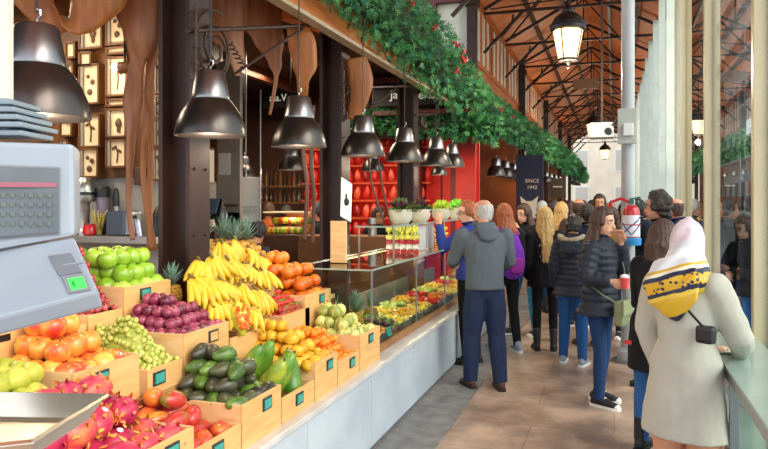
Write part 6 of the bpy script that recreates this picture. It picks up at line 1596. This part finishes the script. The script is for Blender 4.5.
# 7 woman in profile with the cup
p = person('woman in dark puffer jacket and sneakers with hand to her mouth holding a pink cup', foot(600, 404), -22, 1.64, True, 'light', ('long', 'brown', .26), ('puffer', Nv, .80), ('skinny', J['dark']), 'black',
       armL=((.20, -.13, 1.17), (.06, -.165, 1.43)), armR=((-.25, .02, 1.14), (-.20, -.19, 1.11)), feet=((.09, .03), (-.09, -.05)), head=(-.10, .10), vox=.011)
p7 = p
o, b0 = onroot(p, 'shoulder_bag', 'olive green shoulder bag hanging at the puffer jacket woman', 'bag', (-.05, -.2, .92))
M_ol = mat('olive_leather', '#7f8660', '#747b56', 10, rough=.5)
onpart(o, b0, 'bag_body', MB().box((-.06, -.235, .84), (.25, .08, .21)), M_ol, smooth=False, bevel=.02)
onpart(o, b0, 'bag_flap', MB().box((-.06, -.28, .89), (.255, .016, .13)), mat('olive_flap', '#8d946c', '#848b64', 10, rough=.5), smooth=False, bevel=.006)
onpart(o, b0, 'bag_clasp', MB().box((-.06, -.29, .83), (.03, .01, .02)), M_steel, smooth=False, bevel=.003)
onpart(o, b0, 'bag_strap', MB().loft([(-.17, -.215, .93), (-.205, -.10, 1.0), (-.195, .06, 1.1), (-.10, .165, 1.25), (.05, .13, 1.42), (.10, .0, 1.49), (.11, -.11, 1.42), (.08, -.185, 1.2), (.05, -.215, .93)], [(.010, .005)]*9, 6, (1, 0, 0)), M_ol)
o, b0 = onroot(p, 'paper_cup', 'pink paper cup with white foam held by the puffer jacket woman', 'cup', (-.18, -.29, 1.08))
onpart(o, b0, 'cup_wall', MB().lathe([(.028, 0), (.04, .09), (.038, .09)], 14, M=Matrix.Translation((-.18, -.29, 1.06))), mat('pink_cup', '#d8484c', rough=.4))
onpart(o, b0, 'foam', MB().ball((-.18, -.29, 1.155), (.038, .038, .026), 10, 7), M_white)
# 8 curly man
person('man with dark curly hair in a dark jacket looking towards the stalls', spot(661, 6.5), 172, 1.77, False, 'pink', ('curly', 'dark'), ('jacket', Bk2, .84), ('jeans', J['mid']), 'boots', head=(.1, .0), feet=((.12, -.08), (-.1, .08)))
# 9 bald man
person('bald man in navy coat standing next to the glass wall', spot(677, 7.6), 172, 1.74, False, 'pink', ('bald', 'brown'), ('coat', cloth('navy_coat', '#1f2a4a', '#27335a'), .7, .03), ('jeans', J['black']), 'black', head=(-.3, .0), wide=.9)
# 10 long haired girl with black coat
p = person('person with long brown hair in black coat bowed beside the headscarf woman', spot(655, 4.75), 60, 1.56, True, 'light', ('long', 'brown', .30), ('coat', Bk, .62, .02), ('jeans', J['mid']), 'boots', head=(.1, .45), lean=.12, armL=((.2, -.12, 1.08), (.1, -.3, 1.0)), armR=((-.22, -.06, 1.1), (-.2, -.16, .85)), wide=.9)
link('coat_tag', MB().box((.12, .175, .83), (.05, .012, .028)).mesh('coat_tag', mat('tag_red', '#d02a34'), smooth=False), p['root'], local=True)
# 11 headscarf woman
p = person('woman in beige wool coat and patterned headscarf at the side counter', spot(686, 3.42), 58, 1.60, True, 'light', ('none', 'brown'), ('coat', Be, .61, .05), ('wide', Pk), 'brown', head=(.0, .15),
           armL=((.25, -.05, 1.12), (.20, -.10, .90)), armR=((-.235, -.10, 1.13), (-.15, -.30, 1.02)), vox=.011, extras=('nocollar',), wide=.96)
def scarf_mat():
    m = bpy.data.materials.new('patterned_silk'); m.use_nodes = True; nt = m.node_tree; N = nt.nodes; L_ = nt.links; b = N['Principled BSDF']; b.inputs['Roughness'].default_value = .4
    tc = N.new('ShaderNodeTexCoord'); sx = N.new('ShaderNodeSeparateXYZ'); L_.new(tc.outputs['Object'], sx.inputs[0])
    n = N.new('ShaderNodeTexNoise'); n.inputs['Scale'].default_value = 5; L_.new(tc.outputs['Object'], n.inputs[0])
    a = N.new('ShaderNodeMath'); a.operation = 'MULTIPLY_ADD'; a.inputs[1].default_value = .05; L_.new(n.outputs[0], a.inputs[0]); L_.new(sx.outputs[2], a.inputs[2])
    c = N.new('ShaderNodeMath'); c.operation = 'MULTIPLY_ADD'; c.inputs[1].default_value = .35; L_.new(sx.outputs[0], c.inputs[0]); L_.new(a.outputs[0], c.inputs[2])
    mr = N.new('ShaderNodeMapRange'); mr.inputs[1].default_value = 1.20; mr.inputs[2].default_value = 1.72; L_.new(c.outputs[0], mr.inputs[0])
    r = N.new('ShaderNodeValToRGB'); r.color_ramp.interpolation = 'CONSTANT'; e = r.color_ramp.elements
    st_ = [(0, '#1d2140'), (.12, '#d8ae2a'), (.30, '#e3c24a'), (.34, '#1f2342'), (.38, '#d9a923'), (.50, '#1d2140'), (.545, '#e9e2c8'), (.58, '#d4a727'), (.61, '#dfe0e4'), (.80, '#d7d3d9'), (.86, '#dcc6cb')]
    while len(e) < len(st_): e.new(.5)
    for k, (p_, c_) in enumerate(st_): e[k].position = p_; e[k].color = (*lin(c_), 1)
    L_.new(mr.outputs[0], r.inputs[0])
    vo = N.new('ShaderNodeTexVoronoi'); vo.inputs['Scale'].default_value = 38; L_.new(tc.outputs['Object'], vo.inputs[0]); lt = N.new('ShaderNodeMath'); lt.operation = 'LESS_THAN'; lt.inputs[1].default_value = .34; L_.new(vo.outputs[0], lt.inputs[0])
    bd = N.new('ShaderNodeMath'); bd.operation = 'COMPARE'; bd.inputs[1].default_value = .42; bd.inputs[2].default_value = .08; L_.new(mr.outputs[0], bd.inputs[0]); mu = N.new('ShaderNodeMath'); mu.operation = 'MULTIPLY'; L_.new(lt.outputs[0], mu.inputs[0]); L_.new(bd.outputs[0], mu.inputs[1])
    mx = N.new('ShaderNodeMix'); mx.data_type = 'RGBA'; L_.new(mu.outputs[0], mx.inputs[0]); L_.new(r.outputs[0], mx.inputs[6]); mx.inputs[7].default_value = (*lin('#20233c'), 1); L_.new(mx.outputs[2], b.inputs['Base Color'])
    return m
hb = MB(); HPp = p['hp']
for z, a, bb, y in HEADP[1:]:
    pass
hb.loft([HPp((0, .025, -.14)), HPp((0, .022, -.09)), HPp((0, .022, -.03)), HPp((0, .024, .04)), HPp((0, .024, .09)), HPp((0, .024, .12)), HPp((0, .024, .135))], [(.080, .083), (.083, .086), (.086, .09), (.085, .092), (.071, .079), (.047, .052), (.02, .025)], 18, (1, 0, 0))
LNp = p['LN']
hb.loft([LNp((0, .0, 1.56)), LNp((0, .01, 1.48)), LNp((0, .02, 1.42)), LNp((0, .02, 1.39))], [(.09, .09), (.125, .11), (.17, .13), (.165, .125)], 18, (1, 0, 0))
hb.loft([LNp((.02, .10, 1.52)), LNp((.0, .165, 1.42)), LNp((-.02, .175, 1.32)), LNp((-.03, .165, 1.23))], [(.11, .03), (.15, .03), (.13, .022), (.03, .012)], 18, (1, 0, 0))
sm = remesh(hb, .010, 3)
sm.v = [tuple(V(v)+V((0, 1, 0))*.007*math.sin(v[0]*60+v[2]*45)*(1 if v[1] > .05 else .2)) for v in sm.v]
link('headscarf', sm.mesh('headscarf', scarf_mat(), angle=80), p['root'], local=True)
p11 = p
o, b0 = onroot(p, 'crossbody_bag', 'small black bag worn under the arm of the headscarf woman', 'bag', (-.24, .02, 1.0))
onpart(o, b0, 'bag_body', MB().box((-.165, .125, 1.17), (.09, .06, .09)), M_black, smooth=False, bevel=.02)
onpart(o, b0, 'bag_strap', MB().loft([(-.17, .145, 1.2), (-.10, .165, 1.28), (.02, .16, 1.38), (.13, .07, 1.475)], [(.008, .004)]*4, 6, (1, 0, 0)), M_black)
# added person beyond the glass, standing in for a reflection
p = person('woman with long dark hair and black top standing in for a reflection in the glass', spot(746, 6.7), 215, 1.55, True, 'light', ('long', 'brown', .36), ('jacket', Bk, .84), ('jeans', J['black']), 'black', armL=((.22, -.12, 1.12), (.1, -.3, 1.18)), armR=((-.22, -.12, 1.12), (-.1, -.3, 1.16)), head=(.2, .25))
# vendors inside
person('dark haired vendor in black behind the fruit cups', onY(379, 220, 8.75).xy.to_3d(), -75, 1.62, True, 'tan', ('bun', 'black'), ('sweater', Bk), head=(.4, .2))
person('vendor with brown hair and orange top behind the lit vegetable case', onY(268, 200, 9.35).xy.to_3d(), 100, 1.68, False, 'tan', ('short', 'brown'), ('sweater', cloth('rust', '#b0562c', '#a04a24')), head=(.4, 0))
person('vendor with black hair and black top behind the lit vegetable case', onY(286, 205, 9.2).xy.to_3d(), 80, 1.64, True, 'tan', ('short', 'black'), ('sweater', Bk), head=(-.3, 0))
person('dark clothed vendor bending in front of the vegetable case', onY(247, 225, 6.1).xy.to_3d(), 80, 1.5, True, 'tan', ('bun', 'black'), ('sweater', Dg), head=(.2, .5), lean=.25)
person('vendor in black standing between the red shelves and the pillar', onY(319, 200, 8.6).xy.to_3d(), 200, 1.68, False, 'tan', ('short', 'black'), ('sweater', Bk), head=(.2, 0))
# crowd
CR_ = [(579, 9.6, 1.74, False, 'bald', 'brown', 90, '#4a3a30', 'balding man in brown coat in the crowd seen from behind', 'tan'), (600, 10.2, 1.80, False, 'short', 'dark', -95, '#3d3328', 'tall man with dark hair facing the camera above the crowd', 'tan'),
       (588, 8.3, 1.66, True, 'short', 'black', 110, '#1c2236', 'person with black hair and navy coat behind the fur hood person', 'light'), (561, 10.0, 1.68, True, 'long', 'blond', 80, '#a8884c', 'woman with bright blond hair in mustard coat in the crowd', 'light'),
       (553, 10.8, 1.72, False, 'short', 'dark', 95, '#2b2b30', 'dark haired man in dark coat between blonde women', 'tan'), (541, 11.2, 1.70, False, 'short', 'grey', 60, '#55565c', 'grey haired person in grey coat behind the brunette', 'light'),
       (612, 8.8, 1.62, True, 'long', 'brown', 250, '#8a6a3c', 'woman in tan coat just left of the extinguisher', 'light'), (570, 12.4, 1.70, True, 'long', 'brown', 90, '#6b4a30', 'brown haired woman deep in the crowd', 'light'),
       (592, 13.5, 1.72, False, 'short', 'brown', 85, '#33404f', 'man in blue grey coat far down the arcade', 'light'), (606, 14.5, 1.66, True, 'long', 'auburn', 270, '#b08a3e', 'woman in ochre coat far down the arcade', 'light'),
       (640, 8.9, 1.72, False, 'short', 'black', 200, '#1d2530', 'dark clothed person right behind the extinguisher', 'tan'), (583, 16, 1.72, False, 'short', 'black', 90, '#25222a', 'man in black deep under the garland end', 'tan'),
       (600, 18, 1.7, True, 'long', 'blond', 90, '#7c3a34', 'blond woman in dark red coat near the arcade end', 'light'), (566, 17, 1.72, False, 'short', 'dark', 90, '#3a3c44', 'man in charcoal coat near the far stalls', 'light'), (612, 20, 1.72, False, 'short', 'brown', 270, '#5a6a7a', 'man in pale blue coat at the arcade end', 'light'),
       (624, 11.5, 1.66, True, 'long', 'dark', 265, '#42302c', 'dark haired woman beyond the round column', 'tan'), (652, 10.5, 1.72, False, 'short', 'grey', 180, '#4a4f58', 'grey haired man beyond the curly haired man', 'light')]
for k, (px, zc, h, fem, hs, hc, fa, tc_, lb, sk) in enumerate(CR_):
    person(lb, spot(px, zc), fa, h, fem, sk, (hs, hc, .3), ('coat' if k % 2 else 'jacket', cloth('crowd%d' % k, tc_), *((.6, .03) if k % 2 else (.86,))), ('jeans', J[('dark', 'black', 'navy', 'mid')[k % 4]]), ('black', 'boots', 'brown')[k % 3], vox=.018, head=(R.uniform(-.4, .4), .05), hand=zc < 12)
# ---------------------------------------------------------------- light
w = bpy.data.worlds.new('sky'); scene.world = w; w.use_nodes = True
nt = w.node_tree; bg = nt.nodes['Background']; sk = nt.nodes.new('ShaderNodeTexSky'); sk.sky_type = 'NISHITA'
sk.sun_elevation = math.radians(38); sk.sun_rotation = math.radians(100); sk.sun_disc = False; sk.air_density = 1.2; sk.dust_density = 3.0
mx = nt.nodes.new('ShaderNodeMix'); mx.data_type = 'RGBA'; mx.inputs[0].default_value = .6; mx.inputs[7].default_value = (5.5, 5.7, 6.0, 1)
nt.links.new(sk.outputs[0], mx.inputs[6]); nt.links.new(mx.outputs[2], bg.inputs[0]); bg.inputs[1].default_value = .28
def lamp_light(name, loc, power, col=(1, .8, .55), size=.1, kind='POINT', rot=None, sy=None, parent=None):
    l = bpy.data.lights.new(name, kind); l.energy = power; l.color = col
    if kind == 'AREA':
        l.size = size
        if sy: l.shape = 'RECTANGLE'; l.size_y = sy
    elif kind == 'SUN': l.angle = size
    else: l.shadow_soft_size = size
    o = bpy.data.objects.new(name, l); COL.objects.link(o); o.location = loc
    if rot: o.rotation_euler = rot
    return o
sun = lamp_light('sun', (0, 0, 20), 1.4, (1, .93, .82), .6, 'SUN', (math.radians(58), 0, math.radians(62)))
vs = scene.view_settings; vs.view_transform = 'Standard'; vs.look = 'None'; vs.gamma = 1; vs.exposure = .56
scene.cycles.use_denoising = True
scene.cycles.max_bounces = 8; scene.cycles.transparent_max_bounces = 16; scene.cycles.caustics_reflective = False; scene.cycles.caustics_refractive = False
scene.cycles.sample_clamp_indirect = 6

for k, (p, pw) in enumerate(lamp_later): lamp_light('lamp_glow', p, pw, (1, .82, .6), .06)
lamp_light('stall_ceiling_light', (-5.2, 4.2, 3.55), 60, (1, .84, .62), 1.0, 'AREA', (0, 0, 0))
lamp_light('stall_ceiling_light', (-4.2, 8.6, 3.55), 70, (1, .84, .62), 1.2, 'AREA', (0, 0, 0))
